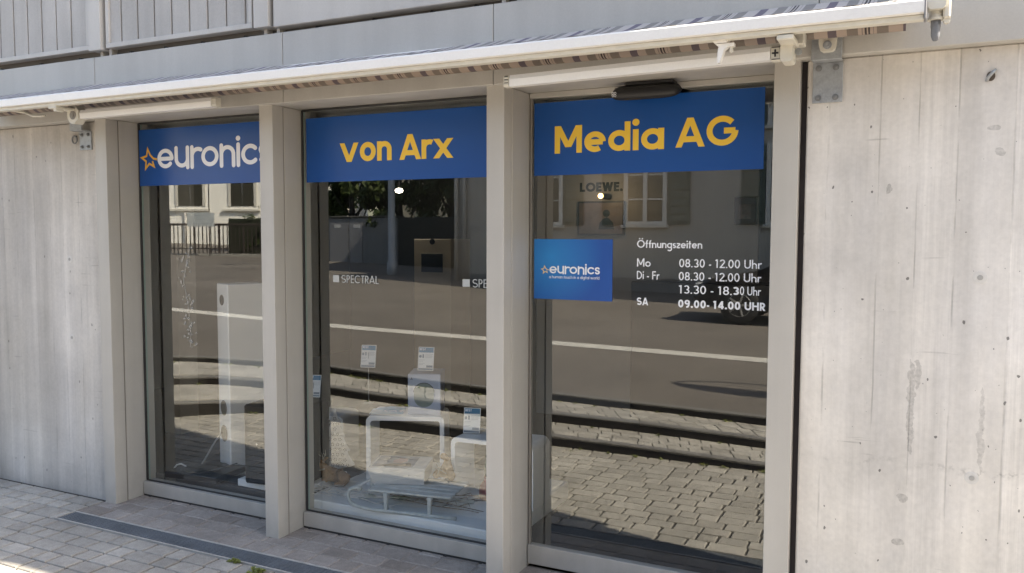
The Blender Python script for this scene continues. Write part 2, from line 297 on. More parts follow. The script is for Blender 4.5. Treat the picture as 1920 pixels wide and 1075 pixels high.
# ---------------------------------------------------------------- lettering drawn with strokes
def glyph(ch, w, xh, k, alt=False):
    """strokes with cap height 1; w stroke width, xh x-height, k width factor; returns (strokes, advance)"""
    h = w/2; ry = xh/2-h; rx = ry*k; my = xh/2; cx = h+rx; W2 = 2*rx+w
    n_w = rx*1.72; S = []
    def ell(x, y, a, b): return arc(x, y, a, b, 90, 450, 40)
    if ch == ' ': return [], .34*k+.02
    if ch == 'o': return [ell(cx, my, rx, ry)], W2
    if ch == 'e': return [[(cx-rx, my-.01), (cx+rx*.98, my-.01)], arc(cx, my, rx, ry, 0, 318-max(0, w-.17)*420)], W2
    if ch == 'c': return [arc(cx, my, rx, ry, 46, 314)], W2*.9
    if ch in 'adg':
        st = {'a': [(W2-h, 0), (W2-h, xh)], 'd': [(W2-h, 0), (W2-h, 1.03)], 'g': [(W2-h, xh), (W2-h, -.12)]+arc(cx, -.12, rx, .2, 0, -150)}[ch]
        return [ell(cx, my, rx, ry), st], W2
    if ch in 'nhmu':
        a = n_w/2; yb = xh-h-a*1.0
        def arch(x0): return [(x0+n_w, 0)]+[(x0+n_w, yb)]+arc(x0+a, yb, a, a, 0, 180)
        if ch == 'u': return [[(h, xh), (h, h+a)]+arc(h+a, h+a, a, a, 180, 360)+[(h+n_w, xh)], [(h+n_w, xh), (h+n_w, 0)]], n_w+w
        st = [[(h, 0), (h, 1.03 if ch == 'h' else xh)], arch(h)]
        if ch == 'm': st.append(arch(h+n_w)); return st, 2*n_w+w
        return st, n_w+w
    if ch == 'r': a = n_w*.52; return [[(h, 0), (h, xh)], arc(h+a, xh-h-a, a, a, 180, 62)], h+a+h*1.3
    if ch == 'i': return [[(h, 0), (h, xh)], ('dot', (h, xh+.24), w*.62)], w
    if ch == 'l': return [[(h, 0), (h, 1.03)]], w
    if ch == 't': return [[(h+.09, 0), (h+.09, .95)], [(0, xh-h), (h+.27, xh-h)]], h+.27
    if ch == 'f': a = .14; return [[(h+.09, 0), (h+.09, 1.0-a-h)]+arc(h+.09+a, 1.0-a-h, a, a, 180, 80), [(0, xh-h), (h+.27, xh-h)]], h+.27
    if ch == 's':
        a = (xh-w)/4; b = a*1.12*max(k, .9); return [arc(h+b, xh-h-a, b, a, 25, 270, 16)+arc(h+b, h+a, b, a, 90, -155, 16)[1:]], 2*b+w
    if ch == 'v': v = xh*.92*k; return [[(h*1.1, xh), (h*1.1+v/2, 0)], [(h*1.1+v/2, 0), (h*1.1+v, xh)]], v+w*1.1
    if ch == 'x': v = xh*.8*k; return [[(h*1.1, xh), (h*1.1+v, 0)], [(h*1.1, 0), (h*1.1+v, xh)]], v+w*1.1
    if ch == 'w': v = xh*.6*k; q = h; return [[(q, xh), (q+v/2, h), (q+v, xh)], [(q+v, xh), (q+1.5*v, h), (q+2*v, xh)]], 2*v+w
    if ch == 'z': v = xh*.72*k; return [[(0, xh-h), (v, xh-h)], [(v-h*.5, xh-w), (h*.5, w)], [(0, h), (v, h)]], v
    if ch == '-': return [[(.0, .32), (.26, .32)]], .26
    if ch == '.': return [('dot', (h*1.15, h*1.15), w*.62)], w*1.15
    # digits
    D = .54*k+w*.4
    if ch == '0': return [ell(h+(D-w)/2, .5, (D-w)/2, .5-h)], D
    if ch == '1': return [[(.2*k, 0), (.2*k, 1)], [(.2*k, 1-h*.6), (0, .84)]], .2*k+h+.1
    if ch == '2':
        a = (D-w)/2; return [arc(h+a, 1-h-a, a, a, 165, -32)+[(h, h)], [(0, h), (D, h)]], D
    if ch == '3':
        a = (D-w)/2; u = .27-h*.6; return [arc(h+a*.95, 1-h-u, a*.92, u, 150, -90), arc(h+a, h+(1-w-2*u)/2, a, (1-w-2*u)/2, 90, -150)], D
    if ch == '4': return [[(D*.74, 0), (D*.74, 1)], [(D*.74-h*.4, 1-h*.8), (h*.9, .27)], [(h*.4, .26), (D+h*.3, .26)]], D+h*.3
    if ch == '8':
        a = (D-w)/2; u = .235-h*.25; return [ell(h+a, 1-h-u, a*.84, u), ell(h+a, h+(1-w-2*u)/2, a, (1-w-2*u)/2)], D
    if ch == '9':
        a = (D-w)/2; return [ell(h+a, 1-h-a*1.05, a, a*1.05), arc(h+a, 1-h-a*1.05, a, 1.02-w-a*1.05, 0, -72)+[(h+a*.45, h*.9)]], D
    # capitals
    c = k*.72
    if ch == 'M': v = c*1.0+w*.2; return [[(h, 0), (h, 1)], [(h+v, 0), (h+v, 1)], [(h*1.15, 1), (h+v/2, .22)], [(h+v/2, .22), (h*.85+v, 1)]], v+w
    if ch == 'A': v = c*1.05; y = .27; return [[(h*.9, 0), (h*.9+v/2, 1.0)], [(h*.9+v/2, 1.0), (h*.9+v, 0)], [(h+v*.17, y), (h*.8+v*.83, y)]], v+w*.9
    if ch == 'G': rr = .5-h; rx2 = rr*k*1.02; X = h+rx2; return [arc(X, .5, rx2, rr, 42, 360), [(X+rx2, .5-h*0), (X+rx2*.12, .5)]], 2*rx2+w
    if ch in 'OÖ':
        rr = .5-h; rx2 = rr*k*1.05; S = [ell(h+rx2, .5, rx2, rr)]
        if ch == 'Ö': S += [('dot', (h+rx2-.17, 1.17), w*.6), ('dot', (h+rx2+.17, 1.17), w*.6)]
        return S, 2*rx2+w
    if ch == 'C': rr = .5-h; rx2 = rr*k*1.0; return [arc(h+rx2, .5, rx2, rr, 48, 312)], 2*rx2*.92+w
    if ch == 'D': rx2 = c*.72; return [[(h, 0), (h, 1)], [(h, 1-h), (h+.12, 1-h)]+arc(h+.12, .5, rx2-.05, .5-h, 90, -90)+[(h, h)]], h+.12+rx2-.05+h
    if ch == 'S':
        a = (1-w)/4; b = c*.43; return [arc(h+b, 1-h-a, b*.95, a, 30, 270, 18)+arc(h+b, h+a, b, a, 90, -155, 18)[1:]], 2*b+w
    if ch in 'HU':
        v = c*.8
        if ch == 'H': return [[(h, 0), (h, 1)], [(h+v, 0), (h+v, 1)], [(h, .52), (h+v, .52)]], v+w
        return [[(h, 1), (h, h+v/2)]+arc(h+v/2, h+v/2, v/2, v/2, 180, 360)+[(h+v, 1)]], v+w
    if ch in 'RPB':
        rr = .25-h*.2; v = c*.42; S = [[(h, 0), (h, 1)], [(h, 1-h), (h+v*.6, 1-h)]+arc(h+v*.6, 1-h-rr, v*.75, rr, 90, -90)+[(h, 1-h-2*rr)]]
        y = 1-h-2*rr
        if ch == 'R': S.append([(h+v*.55, y), (h+v*1.45, 0)])
        if ch == 'B': S.append([(h, y), (h+v*.7, y)]+arc(h+v*.7, (y+h)/2, v*.8, (y-h)/2, 90, -90)+[(h, h)])
        return S, h+v*1.45+h
    if ch in 'EFLT':
        v = c*.62
        if ch == 'T': return [[(c*.36, 0), (c*.36, 1)], [(0, 1-h), (c*.72, 1-h)]], c*.72
        S = [[(h, 0), (h, 1)]]
        if ch in 'EF': S += [[(h, 1-h), (h+v, 1-h)], [(h, .52), (h+v*.92, .52)]]
        if ch in 'EL': S += [[(h, h), (h+v, h)]]
        return S, v+h
    if ch in 'VW':
        v = c*.8; q = h
        if ch == 'V': return [[(q, 1), (q+v/2, 0)], [(q+v/2, 0), (q+v, 1)]], v+w
        v *= .78; return [[(q, 1), (q+v/2, 0)], [(q+v/2, 0), (q+v, 1)], [(q+v, 1), (q+1.5*v, 0)], [(q+1.5*v, 0), (q+2*v, 1)]], 2*v+w
    if ch in 'IY/':
        if ch == 'I': return [[(h, 0), (h, 1)]], w
        if ch == '/': return [[(0, -.1), (.35, 1.05)]], .38
        v = c*.75; return [[(h, 1), (h+v/2, .45)], [(h+v, 1), (h+v/2, .45), (h+v/2, 0)]], v+w
    return [], .3
def ribbon(mb, pts, w, fn, rnd=False):
    """flat stroke of width w along pts; fn maps (u, v, layer) to 3-D"""
    P = [Vector(p) for p in pts]; n = len(P)
    closed = n > 4 and (P[0]-P[-1]).length < 1e-4
    if closed: P = P[:-1]; n -= 1
    Ls = []; Rs = []
    if n == 2 and not rnd and abs(P[0].x-P[1].x) > .04 and abs(P[0].y-P[1].y) > .25 and w > .12:
        dv = (P[1]-P[0]).normalized(); hx = Vector((w/2/abs(dv.y), 0)); sg = 1 if dv.y < 0 else -1; ly = mb.layer; mb.layer += 1
        mb.add([fn(q.x, q.y, ly) for q in (P[0]+hx*sg, P[0]-hx*sg, P[1]-hx*sg, P[1]+hx*sg)], [(0, 1, 2, 3)]); return
    for i in range(n):
        a = P[(i-1) % n] if (i or closed) else P[i]; b = P[(i+1) % n] if (i < n-1 or closed) else P[i]
        d1 = (P[i]-a); d2 = (b-P[i]); d1 = d1.normalized() if d1.length > 1e-9 else d2.normalized(); d2 = d2.normalized() if d2.length > 1e-9 else d1
        t = (d1+d2); t = t.normalized() if t.length > 1e-6 else d1; nrm = Vector((-t.y, t.x)); cs = max(.35, nrm.dot(Vector((-d1.y, d1.x))))
        Ls.append(P[i]+nrm*w/2/cs); Rs.append(P[i]-nrm*w/2/cs)
    vs = []; fs = []; ly = mb.layer; mb.layer += 1
    for a, b in zip(Ls, Rs): vs += [fn(a.x, a.y, ly), fn(b.x, b.y, ly)]
    for i in range(n if closed else n-1):
        j = (i+1) % n; fs.append((2*i, 2*i+1, 2*j+1, 2*j))
    mb.add(vs, fs)
    if rnd and not closed:
        for q in (P[0], P[-1]): disc(mb, q.x, q.y, w/2, fn)
def disc(mb, x, y, r, fn, n=16):
    ly = mb.layer; mb.layer += 1
    mb.add([fn(x+r*math.cos(2*math.pi*i/n), y+r*math.sin(2*math.pi*i/n), ly) for i in range(n)], [tuple(range(n))])
def layout(s, w, xh, k, sp):
    out = []; x = 0
    for ch in s:
        st, ad = glyph(ch, w, xh, k); out.append((x, st)); x += ad+(sp if ch != ' ' else 0)
    return out, x-sp
def write(mb, s, fn, x0, z0, cap, w=.14, xh=.7, k=1., sp=.1, width=None, rnd=False, rise=0.):
    """lettering starting at (x0, z0); optional total width squeezes it"""
    out, tot = layout(s, w, xh, k, sp); sx = cap if width is None else width/tot
    if not hasattr(mb, 'layer'): mb.layer = 0
    g = lambda u, v, l: fn(x0+u*sx, z0+v*cap+rise*u*sx, l)
    for ox, st in out:
        for q in st:
            if q[0] == 'dot': disc(mb, q[1][0]+ox, q[1][1], q[2], g)
            else: ribbon(mb, [(a+ox, b) for a, b in q], w, g, rnd)
    return mb
def wall_fn(y): return lambda u, v, l: (u, y-l*2e-5, v)
def star(mb, x, z, r, fn, w):
    pts = []
    for i in range(10):
        a = R(90+8+i*36); rr = r if i % 2 == 0 else r*.44; pts.append((x+rr*math.cos(a), z+rr*math.sin(a)))
    # open star: the lower right notch is left out
    P = [(x+r*1.12, z-r*.05), (x+r*.62, z+r*.05), pts[9], pts[0], pts[1], pts[2], pts[3], pts[4], pts[5], pts[6], (pts[6][0]+(pts[7][0]-pts[6][0])*.8, pts[6][1]+(pts[7][1]-pts[6][1])*.8)]
    if not hasattr(mb, 'layer'): mb.layer = 0
    ribbon(mb, P, w, fn)

# ---------------------------------------------------------------- shared materials
FRAME = mk('warm grey painted aluminium', (.475, .455, .42), .45, .06, 3, fine=.03, bscale=120, streak=.06, splash=.16)
FASCIA = mk('pale grey painted panel', (.495, .48, .45), .5, .07, 1.3, fine=.03, bscale=90, streak=.05)
FASCIA2 = mk('pale grey painted cladding', (.55, .53, .50), .5, .06, 2.0, fine=.03, streak=.06)
RIBBED = mk('weathered grey ribbed cladding', (.47, .455, .435), .65, .12, 2.2, fine=.05, streak=.10)
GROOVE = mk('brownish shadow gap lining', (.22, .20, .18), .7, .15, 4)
DARKSEAL = mk('dark rubber seal', (.03, .03, .03), .6, .1)
WHITE = mk('white painted steel', (.80, .80, .80), .35, .03, 5)
AWNWHITE = mk('white powder coated aluminium', (.86, .855, .84), .35, .03, 4, fine=.02)
CREAM = mk('cream plastic casting', (.66, .635, .56), .45, .08, 20)
GALV = mk('galvanised steel', (.36, .38, .40), .5, .16, 28, metal=.35, fine=.08)
DKGALV = mk('dull zinc bolt', (.23, .235, .24), .5, .15, 40, metal=.4)
BLACKPL = mk('black satin plastic', (.010, .010, .011), .42, .05, 8)
DARK = mk('dark charcoal finish', (.025, .025, .027), .45, .1, 6)
CARPET = mk('dark grey carpet mat', (.045, .043, .046), .95, .15, 9, fine=.35, bscale=160)
INWALL = mk('shop interior plaster', (.34, .32, .30), .8, .05, 3)
INDARK = mk('dark shop panelling', (.045, .05, .055), .6, .1, 3)
GLASS = glass_mat('window glass'); 
BLUE = mk('blue sign film', (.004, .076, .31), .32, .03, 2)
YELLOW = mk('golden yellow film', (.93, .60, .065), .5, .02, 5)
WHITEFILM = mk('white film', (.88, .90, .94), .5, .02, 5)
ASPH = mk('sunworn asphalt', (.150, .132, .115), .9, .20, .55, fine=.34, bscale=45, bump=.5)
LINEP = mk('worn white road paint', (.55, .53, .49), .8, .14, 5, fine=.12, bscale=40)
PAV = paver_mat('grey concrete paver', (.325, .308, .278), (.43, .408, .37))
PAVD = paver_mat('warm stained paver', (.26, .23, .205), (.35, .32, .295))
MORTAR = mk('sandy joint filling', (.055, .05, .044), .95, .25, 8, fine=.3)
MORTL = mk('pale mortar joint', (.30, .27, .24), .95, .2, 8, fine=.2)
KERBD = mk('grimy dark stone face', (.022, .019, .017), .9, .3, 9, fine=.2)  # riser faces set much darker than the step edges
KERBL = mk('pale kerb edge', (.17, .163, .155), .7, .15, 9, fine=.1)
CONC_R = concrete_mat('board marked concrete', (.74, .71, .675), [(-.0, 1.07, .012, .19, .3), (.02, 1.20, .010, .06, .3), (.245, 1.00, .011, .17, .22), (-.02, .70, .018, .018, .3), (-.03, .52, .02, .014, .35), (-.10, 1.93, .010, .02, .35), (.27, 2.06, .012, .016, .3), (.25, 2.15, .02, .01, .3)])
CONC_L = concrete_mat('rain streaked concrete', (.64, .61, .57), streak_lo=.74, pitk=.40, pitg=.86, gk=.35)
GRASS = leaf_mat('weed leaf', (.14, .17, .04), (.30, .33, .10))
LEAF = leaf_mat('tree leaf', (.030, .055, .016), (.10, .13, .035))
BARK = mk('dark bark', (.05, .042, .035), .9, .2, 12)

# ---------------------------------------------------------------- terrain, road, steps
def lerp_tab(x, tab):
    tab = sorted(tab)
    if x <= tab[0][0]: return tab[0][1]
    for (a, p), (b, q) in zip(tab, tab[1:]):
        if x <= b: return p+(q-p)*(x-a)/(b-a)
    return tab[-1][1]
def zr(x): return max(.12, min(1.7, .185-.015*x if x > -8 else .305-.03*(x+8)))
T1 = [(1, .05), (-.95, .056), (-1.8, .076), (-2.75, .085), (-4.4, .098), (-5.7, .11), (-6.3, .14), (-8, .17)]
T2 = [(1, .115), (-1, .133), (-1.9, .16), (-3, .169), (-4.7, .178), (-6.1, .215), (-7, .236), (-9, .28)]
z1 = lambda x: lerp_tab(x, T1)
z2 = lambda x: lerp_tab(x, T2)
z3 = lambda x: zr(x)+.012
P1 = [(3.5, -2.04), (-.9, -2.035), (-2.7, -2.02), (-4.35, -2.02), (-4.95, -2.03), (-5.4, -2.03), (-5.72, -1.99), (-6.05, -1.72), (-6.31, -1.44), (-6.8, -1.0), (-7.5, -.6), (-9.5, -.2)]
P2 = [(3.5, -2.50), (-1, -2.49), (-2.95, -2.475), (-4.74, -2.55), (-5.43, -2.60), (-5.8, -2.58), (-6.13, -2.46), (-6.71, -2.30), (-7.0, -2.05), (-7.5, -1.6), (-8.2, -1.2), (-10, -.8)]
P3 = [(3.5, -2.95), (-1.09, -2.945), (-3.16, -2.96), (-5.15, -3.12), (-5.92, -3.2), (-6.3, -3.16), (-6.69, -3.07), (-7.34, -2.94), (-7.81, -2.75), (-8.3, -2.4), (-9, -2.0), (-10.8, -1.6)]
def resample(path, s):
    L = 0; segs = []
    for a, b in zip(path, path[1:]): d = math.dist(a, b); segs.append((L, d, a, b)); L += d
    t = s*L
    for l, d, a, b in segs:
        if t <= l+d+1e-9: f = (t-l)/d; return (a[0]+(b[0]-a[0])*f, a[1]+(b[1]-a[1])*f)
    return path[-1]
def plen(path): return sum(math.dist(a, b) for a, b in zip(path, path[1:]))
# road, pavement edge and land beyond as one sheet
mb = MB(); xs = [250, 90, 30, 12]+[resample(P3, i/60)[0] for i in range(61)]+[-13, -17, -22, -28, -36, -45, -60, -120, -300]
def p3y(x):
    if x > 3.5: return -2.95
    if x < -10.8: return -1.6
    for a, b in zip(P3, P3[1:]):
        if b[0] <= x <= a[0]: return a[1]+(b[1]-a[1])*(a[0]-x)/(a[0]-b[0])
rows = [.0, .08, .5, 1.5, 3, 5, 8, 11, 14, 20, 30, 60, 300]
for x in xs:
    for d in rows: mb.v.append((x, p3y(x)-.09-d, zr(x))); mb.c.append(.5)
nr = len(rows)
for i in range(len(xs)-1):
    for j in range(nr-1): mb.f.append((i*nr+j, i*nr+j+1, (i+1)*nr+j+1, (i+1)*nr+j))
struct(mb.build('road', ASPH))
mb = MB(); mb.quad((-300, -1.0, -.30), (250, -3.4, -.30), (250, 300, -.30), (-300, 300, -.30)); struct(mb.build('ground', mk('packed earth', (.09, .08, .065), .95, .2, 2)))
# painted edge line along the road
mb = MB(); 
for i in range(60):
    xa = 6-i*.75; xb = xa-.75; lo = -6.0; hi = -6.36
    mb.quad((xa, lo, zr(xa)+.004), (xb, lo, zr(xb)+.004), (xb, hi, zr(xb)+.004), (xa, hi, zr(xa)+.004))
struct(mb.build('road_marking', LINEP))
# step kerbs
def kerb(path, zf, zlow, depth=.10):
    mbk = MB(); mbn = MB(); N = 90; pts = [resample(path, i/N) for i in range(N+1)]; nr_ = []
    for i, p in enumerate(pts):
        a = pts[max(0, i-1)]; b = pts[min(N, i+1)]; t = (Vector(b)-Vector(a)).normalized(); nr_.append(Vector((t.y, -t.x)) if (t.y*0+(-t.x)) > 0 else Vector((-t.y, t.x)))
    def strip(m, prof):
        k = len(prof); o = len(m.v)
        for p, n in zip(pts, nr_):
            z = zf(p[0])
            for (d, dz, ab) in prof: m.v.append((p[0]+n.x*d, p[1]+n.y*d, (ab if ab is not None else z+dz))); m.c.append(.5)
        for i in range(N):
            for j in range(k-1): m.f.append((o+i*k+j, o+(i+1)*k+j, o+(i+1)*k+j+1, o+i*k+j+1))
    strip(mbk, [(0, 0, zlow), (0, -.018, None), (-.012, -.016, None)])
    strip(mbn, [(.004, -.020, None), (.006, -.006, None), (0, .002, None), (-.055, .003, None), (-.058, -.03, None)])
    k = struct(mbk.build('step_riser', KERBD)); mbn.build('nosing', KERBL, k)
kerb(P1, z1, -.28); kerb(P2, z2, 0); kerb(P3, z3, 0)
# pavers
def paver(mb, q, z, ch=.004, gap=.0062, dz=0.):
    c = Vector((sum(p[0] for p in q)/4, sum(p[1] for p in q)/4)); cc = random.random()
    def ins(d): 
        out = []
        for p in q:
            v = Vector(p)-c; l = v.length; out.append(c+v*(1-d*1.41/max(l, .02)))
        return out
    a = ins(gap); b = ins(gap+ch); tl = [random.uniform(-.0006, .0006) for _ in range(4)]
    zz = z if callable(z) else (lambda x: z)
    vs = [(p.x, p.y, zz(p.x)+dz+tl[i]) for i, p in enumerate(b)]+[(p.x, p.y, zz(p.x)+dz-.004+tl[i]) for i, p in enumerate(a)]+[(p.x, p.y, zz(p.x)-.04) for p in a]
    mb.add(vs, [(0, 1, 2, 3)]+[(i+4, (i+1) % 4+4, (i+1) % 4, i) for i in range(4)]+[(i+8, (i+1) % 4+8, (i+1) % 4+4, i+4) for i in range(4)], cc)
def rows_of_pavers(mb, x0, x1, y0, y1, dep, lens, z, skip=None, ch=.004, gap=.0062):
    y = y1
    while y > y0+.02:
        d = dep*random.choice((1, 1, 1, .95)); ya = max(y0, y-d); x = x0+random.uniform(-.12, 0)
        while x < x1:
            l = random.choice(lens); xb = min(x+l, x1); xa = max(x, x0)
            if xb-xa > .035 and not (skip and skip((xa+xb)/2, (ya+y)/2)):
                j = [random.uniform(-.003, .003) for _ in range(4)]
                paver(mb, [(xa+j[0], ya), (xb+j[1], ya), (xb+j[2], y), (xa+j[3], y)], z, ch, gap, random.uniform(-.0008, .0008))
            x = x+l
        y = ya
mb = MB()
rows_of_pavers(mb, -9.5, -4.700, -.205, .02, .118, (.13, .17, .20), 0.)
rows_of_pavers(mb, -9.5, 3.4, -2.9, -.350, .118, (.12, .17, .17, .22), 0., skip=lambda x, y: y < -2.12 if x > -4.6 else y < -2.9)
rows_of_pavers(mb, -9.5, -4.700, -.350, -.205, .145, (.13, .17, .20), 0.)
rows_of_pavers(mb, .62, 3.4, -.350, .02, .118, (.12, .17, .22), 0.)
pv = struct(mb.build('pavement', PAV, shade=True))
mb = MB(); mb.quad((-12, -3.2, -.011), (3.5, -3.2, -.011), (3.5, .26, -.011), (-12, .26, -.011)); struct(mb.build('pavement_bed', MORTAR))
mb = MB(); rows_of_pavers(mb, -4.692, .60, -.200, .300, .125, (.15, .19, .22), 0.001, ch=.004, gap=.006); struct(mb.build('door_paving', PAVD, shade=True))
mb = MB(); mb.quad((-4.695, -.203, -.003), (.61, -.203, -.003), (.61, .31, -.003), (-4.695, .31, -.003)); struct(mb.build('door_paving_bed', MORTL))
def tread(name, PA, PB, zf, n):
    mb = MB(); LA = plen(PA)
    for r_ in range(n):
        s = 0
        va, vb = .14+.86*r_/n, .14+.86*(r_+1)/n; off = random.random()*.2
        while s < LA:
            l = random.choice((.12, .17, .17, .22))+(off if s == 0 else 0); e = min(LA, s+l); q = []
            for (ss, vv) in ((s, va), (s, vb), (e, vb), (e, va)):
                a = resample(PA, ss/LA); b = resample(PB, ss/LA); q.append((a[0]+(b[0]-a[0])*vv, a[1]+(b[1]-a[1])*vv))
            paver(mb, q[::-1], lambda x: zf(x)+.001, .002, .0028, random.uniform(-.002, .002)); s = e
    struct(mb.build(name, PAV, shade=True))
    mb = MB(); N = 60
    for i in range(N+1):
        for vv in (.1, 1.02):
            a = resample(PA, i/N); b = resample(PB, i/N); mb.v.append((a[0]+(b[0]-a[0])*vv, a[1]+(b[1]-a[1])*vv, zf(a[0])-.012)); mb.c.append(.5)
    for i in range(N): mb.f.append((2*i, 2*i+1, 2*i+3, 2*i+2))
    struct(mb.build(name+'_bed', MORTAR))
tread('lower_step', P1, P2, z1, 4); tread('upper_step', P2, P3, z2, 4)
# weeds growing at the foot of the risers
mb = MB()
def weed(mb, x, y, z, r, n, hmax=.06):
    for _ in range(n):
        a = random.uniform(0, 6.283); l = random.uniform(.4, 1)*r; hh = random.uniform(.3, 1)*hmax; wd = random.uniform(.003, .007); cx, cy = x+random.gauss(0, r*.35), y+random.gauss(0, r*.2)
        d = Vector((math.cos(a), math.sin(a))); pr = Vector((-d.y, d.x))*wd; c = random.random()
        mb.add([(cx-pr.x, cy-pr.y, z), (cx+pr.x, cy+pr.y, z), (cx+d.x*l*.6+pr.x*1.3, cy+d.y*l*.6+pr.y*1.3, z+hh), (cx+d.x*l*.6-pr.x*1.3, cy+d.y*l*.6-pr.y*1.3, z+hh), (cx+d.x*l, cy+d.y*l, z+hh*.8)], [(0, 1, 2, 3), (3, 2, 4)], c)
for (PA, zf, cnt) in ((P1, lambda x: 0, 26), (P2, z1, 34), (P3, z2, 60)):
    for _ in range(cnt):
        s = random.uniform(.15, .9); p = resample(PA, s); weed(mb, p[0], p[1]+.02+abs(random.gauss(0, .03)), zf(p[0]), random.uniform(.012, .035), random.randint(3, 10), .022)
o = mb.build('weeds', GRASS, shade=True); o['kind'] = 'stuff'; o['label'] = 'tufts of grass at the foot of the paved steps'; o['category'] = 'weeds'
# two leafy weeds beside the drain
def rosette(x, y, r, n, label):
    t = thing('weed', label, 'weed', (x, y, 0), 0, 'weeds beside the drain'); mb = MB()
    for i in range(n):
        a = random.uniform(0, 6.283); l = random.uniform(.5, 1)*r; d = Vector((math.cos(a), math.sin(a))); p = Vector((-d.y, d.x))*l*.28; c = random.uniform(.3, 1); z = random.uniform(.004, .014); ox, oy = random.gauss(0, r*.35), random.gauss(0, r*.18)
        mb.add([(ox, oy, .004), (ox+d.x*l*.5+p.x, oy+d.y*l*.5+p.y, z+.012), (ox+d.x*l, oy+d.y*l, z), (ox+d.x*l*.5-p.x, oy+d.y*l*.5-p.y, z+.012)], [(0, 1, 2), (0, 2, 3)], c)
    mb.build('leaf_cluster', GRASS, t, local=True, shade=True)
rosette(-3.20, -.365, .036, 20, 'small flat green weed in the joint just in front of the drain')
rosette(-2.98, -.42, .05, 26, 'larger green weed at the bottom edge of the photo before the drain')
# drain channel
t = thing('drain_channel', 'long narrow grey slotted drain grating set in the paving before the shop', 'drain', (-2.05, -.27, 0))
mb = MB()
for y in (-.343, -.209): mb.box((-4.70, y, -.03), (.61, y+.010, .004), .001)
mb.box((-4.70, -.3325, -.03), (-4.688, -.2095, .0035), .001)
mb.build('drain_frame', mk('bright zinc edge', (.42, .40, .37), .5, .2, 12), t)
mb = MB()
for i in range(9): y = -.329+i*.0148-.000; mb.box((-4.686, y, -.012), (.60, y+.0085, -.001), .001)
x = -4.68
while x < .59: mb.box((x, -.3315, -.014), (x+.010, -.2105, -.0025), .001); x += .033
mb.build('grating', mk('dull blue grey steel', (.135, .148, .162), .55, .3, 5, metal=.2, fine=.2), t)
mb = MB(); mb.quad((-4.69, -.333, -.028), (.605, -.333, -.028), (.605, -.21, -.028), (-4.69, -.21, -.028)); mb.build('channel_bottom', DARK, t)

# ---------------------------------------------------------------- the shop building
B = thing('shop_building', 'concrete shop building with three tall windows between grey metal mullions', 'building', (0, 0, 0))
XL, XR = -9.5, .80
Z0 = 2.455
MX = [(-4.673, -4.573), (-3.317, -3.221), (-1.8807, -1.7855), (-.545, -.443)]
def cone_hole(x, z, y, par):
    mb = MB(); mb.lathe([(.025, .001), (.024, -.0015), (.017, -.002), (.010, -.0012)], (x, y, z), 20, 1, cap=False); mb.build('tie_hole_ring', mk('pale cement ring', (.66, .64, .61), .9, .1, 30), par)
    mb = MB(); mb.lathe([(.0102, -.001), (.0095, -.0035), (.002, -.0038)], (x, y, z), 16, 1); mb.build('tie_hole_plug', mk('cement plug', (.40, .39, .37), .9, .15, 40), par)
mb = MB(); mb.box((-.418, .03, -.1), (XR, .32, Z0), .006); wr = mb.build('concrete_wall', CONC_R, B)
for x, z in ((.222, 1.588), (.220, .814)): cone_hole(x, z, .03, wr)
mb = MB(); mb.lathe([(.019, .001), (.017, -.0015), (.004, -.0015)], (.231, .03, 2.341), 18, 1); mb.xf(lambda q: Vector((.231+(q.x-.231)*.8, q.y, q.z))); mb.build('anchor_hole', mk('rusty dark hole', (.11, .09, .075), .9, .2, 40), wr)
mb = MB(); mb.tube([(.218, .028, 2.325), (.222, .012, 2.335), (.238, .008, 2.355), (.244, .026, 2.362)], .006, 8); mb.build('anchor_loop', GALV, wr, smooth=True)
mb = MB(); mb.box((XL, .05, -.1), (-4.684, .32, Z0), .006); wl = mb.build('concrete_wall', CONC_L, B)
mb = MB(); mb.tube([(-4.914+.022*math.cos(a), .035, 2.346+.024*math.sin(a)) for a in [i*math.pi/10 for i in range(20)]], .005, 8, closed=True); mb.tube([(-4.914, .05, 2.368), (-4.914, .03, 2.368)], .006, 8); mb.build('ring_hook', DKGALV, wl, smooth=True)
for x, z in ((-5.02, 1.57), (-5.05, .98), (-5.02, 1.05)): 
    if z != .98: cone_hole(x-.0, z, .05, wl)
# mullions
for (a, b) in MX:
    mb = MB(); mb.box((a, 0, 0), (b, .086, Z0+.002), .002); mb.box((a+.0035, .098, 0), (b-.0035, .32, Z0+.002), .002)
    m_ = mb.build('mullion', FRAME, B)
    mb = MB(); mb.box((a+.008, .086, .001), (b-.008, .098, Z0), 0.0005); mb.build('groove', GROOVE, m_)
mb = MB(); mb.box((-.443, .06, 0), (-.417, .32, Z0), .001); mb.build('joint_gap', mk('dark joint foam', (.045, .038, .04), .9, .2, 10), B)
# fascia with seams
fx = [XL, -4.62, -3.115, -1.83, -.375, XR]
for a, b in zip(fx, fx[1:]):
    mb = MB(); mb.box((a+.0015, -.03, Z0), (b-.0015, .055, 2.832), .003); mb.build('fascia_panel', FASCIA, B)
mb = MB(); mb.box((XL, -.012, Z0+.03), (XR, .30, 2.80), .001); mb.build('fascia_core', GROOVE, B)
mb = MB(); mb.box((-4.684, .058, Z0+.004), (-.417, .34, Z0+.026), .001); mb.build('soffit', FRAME, B)
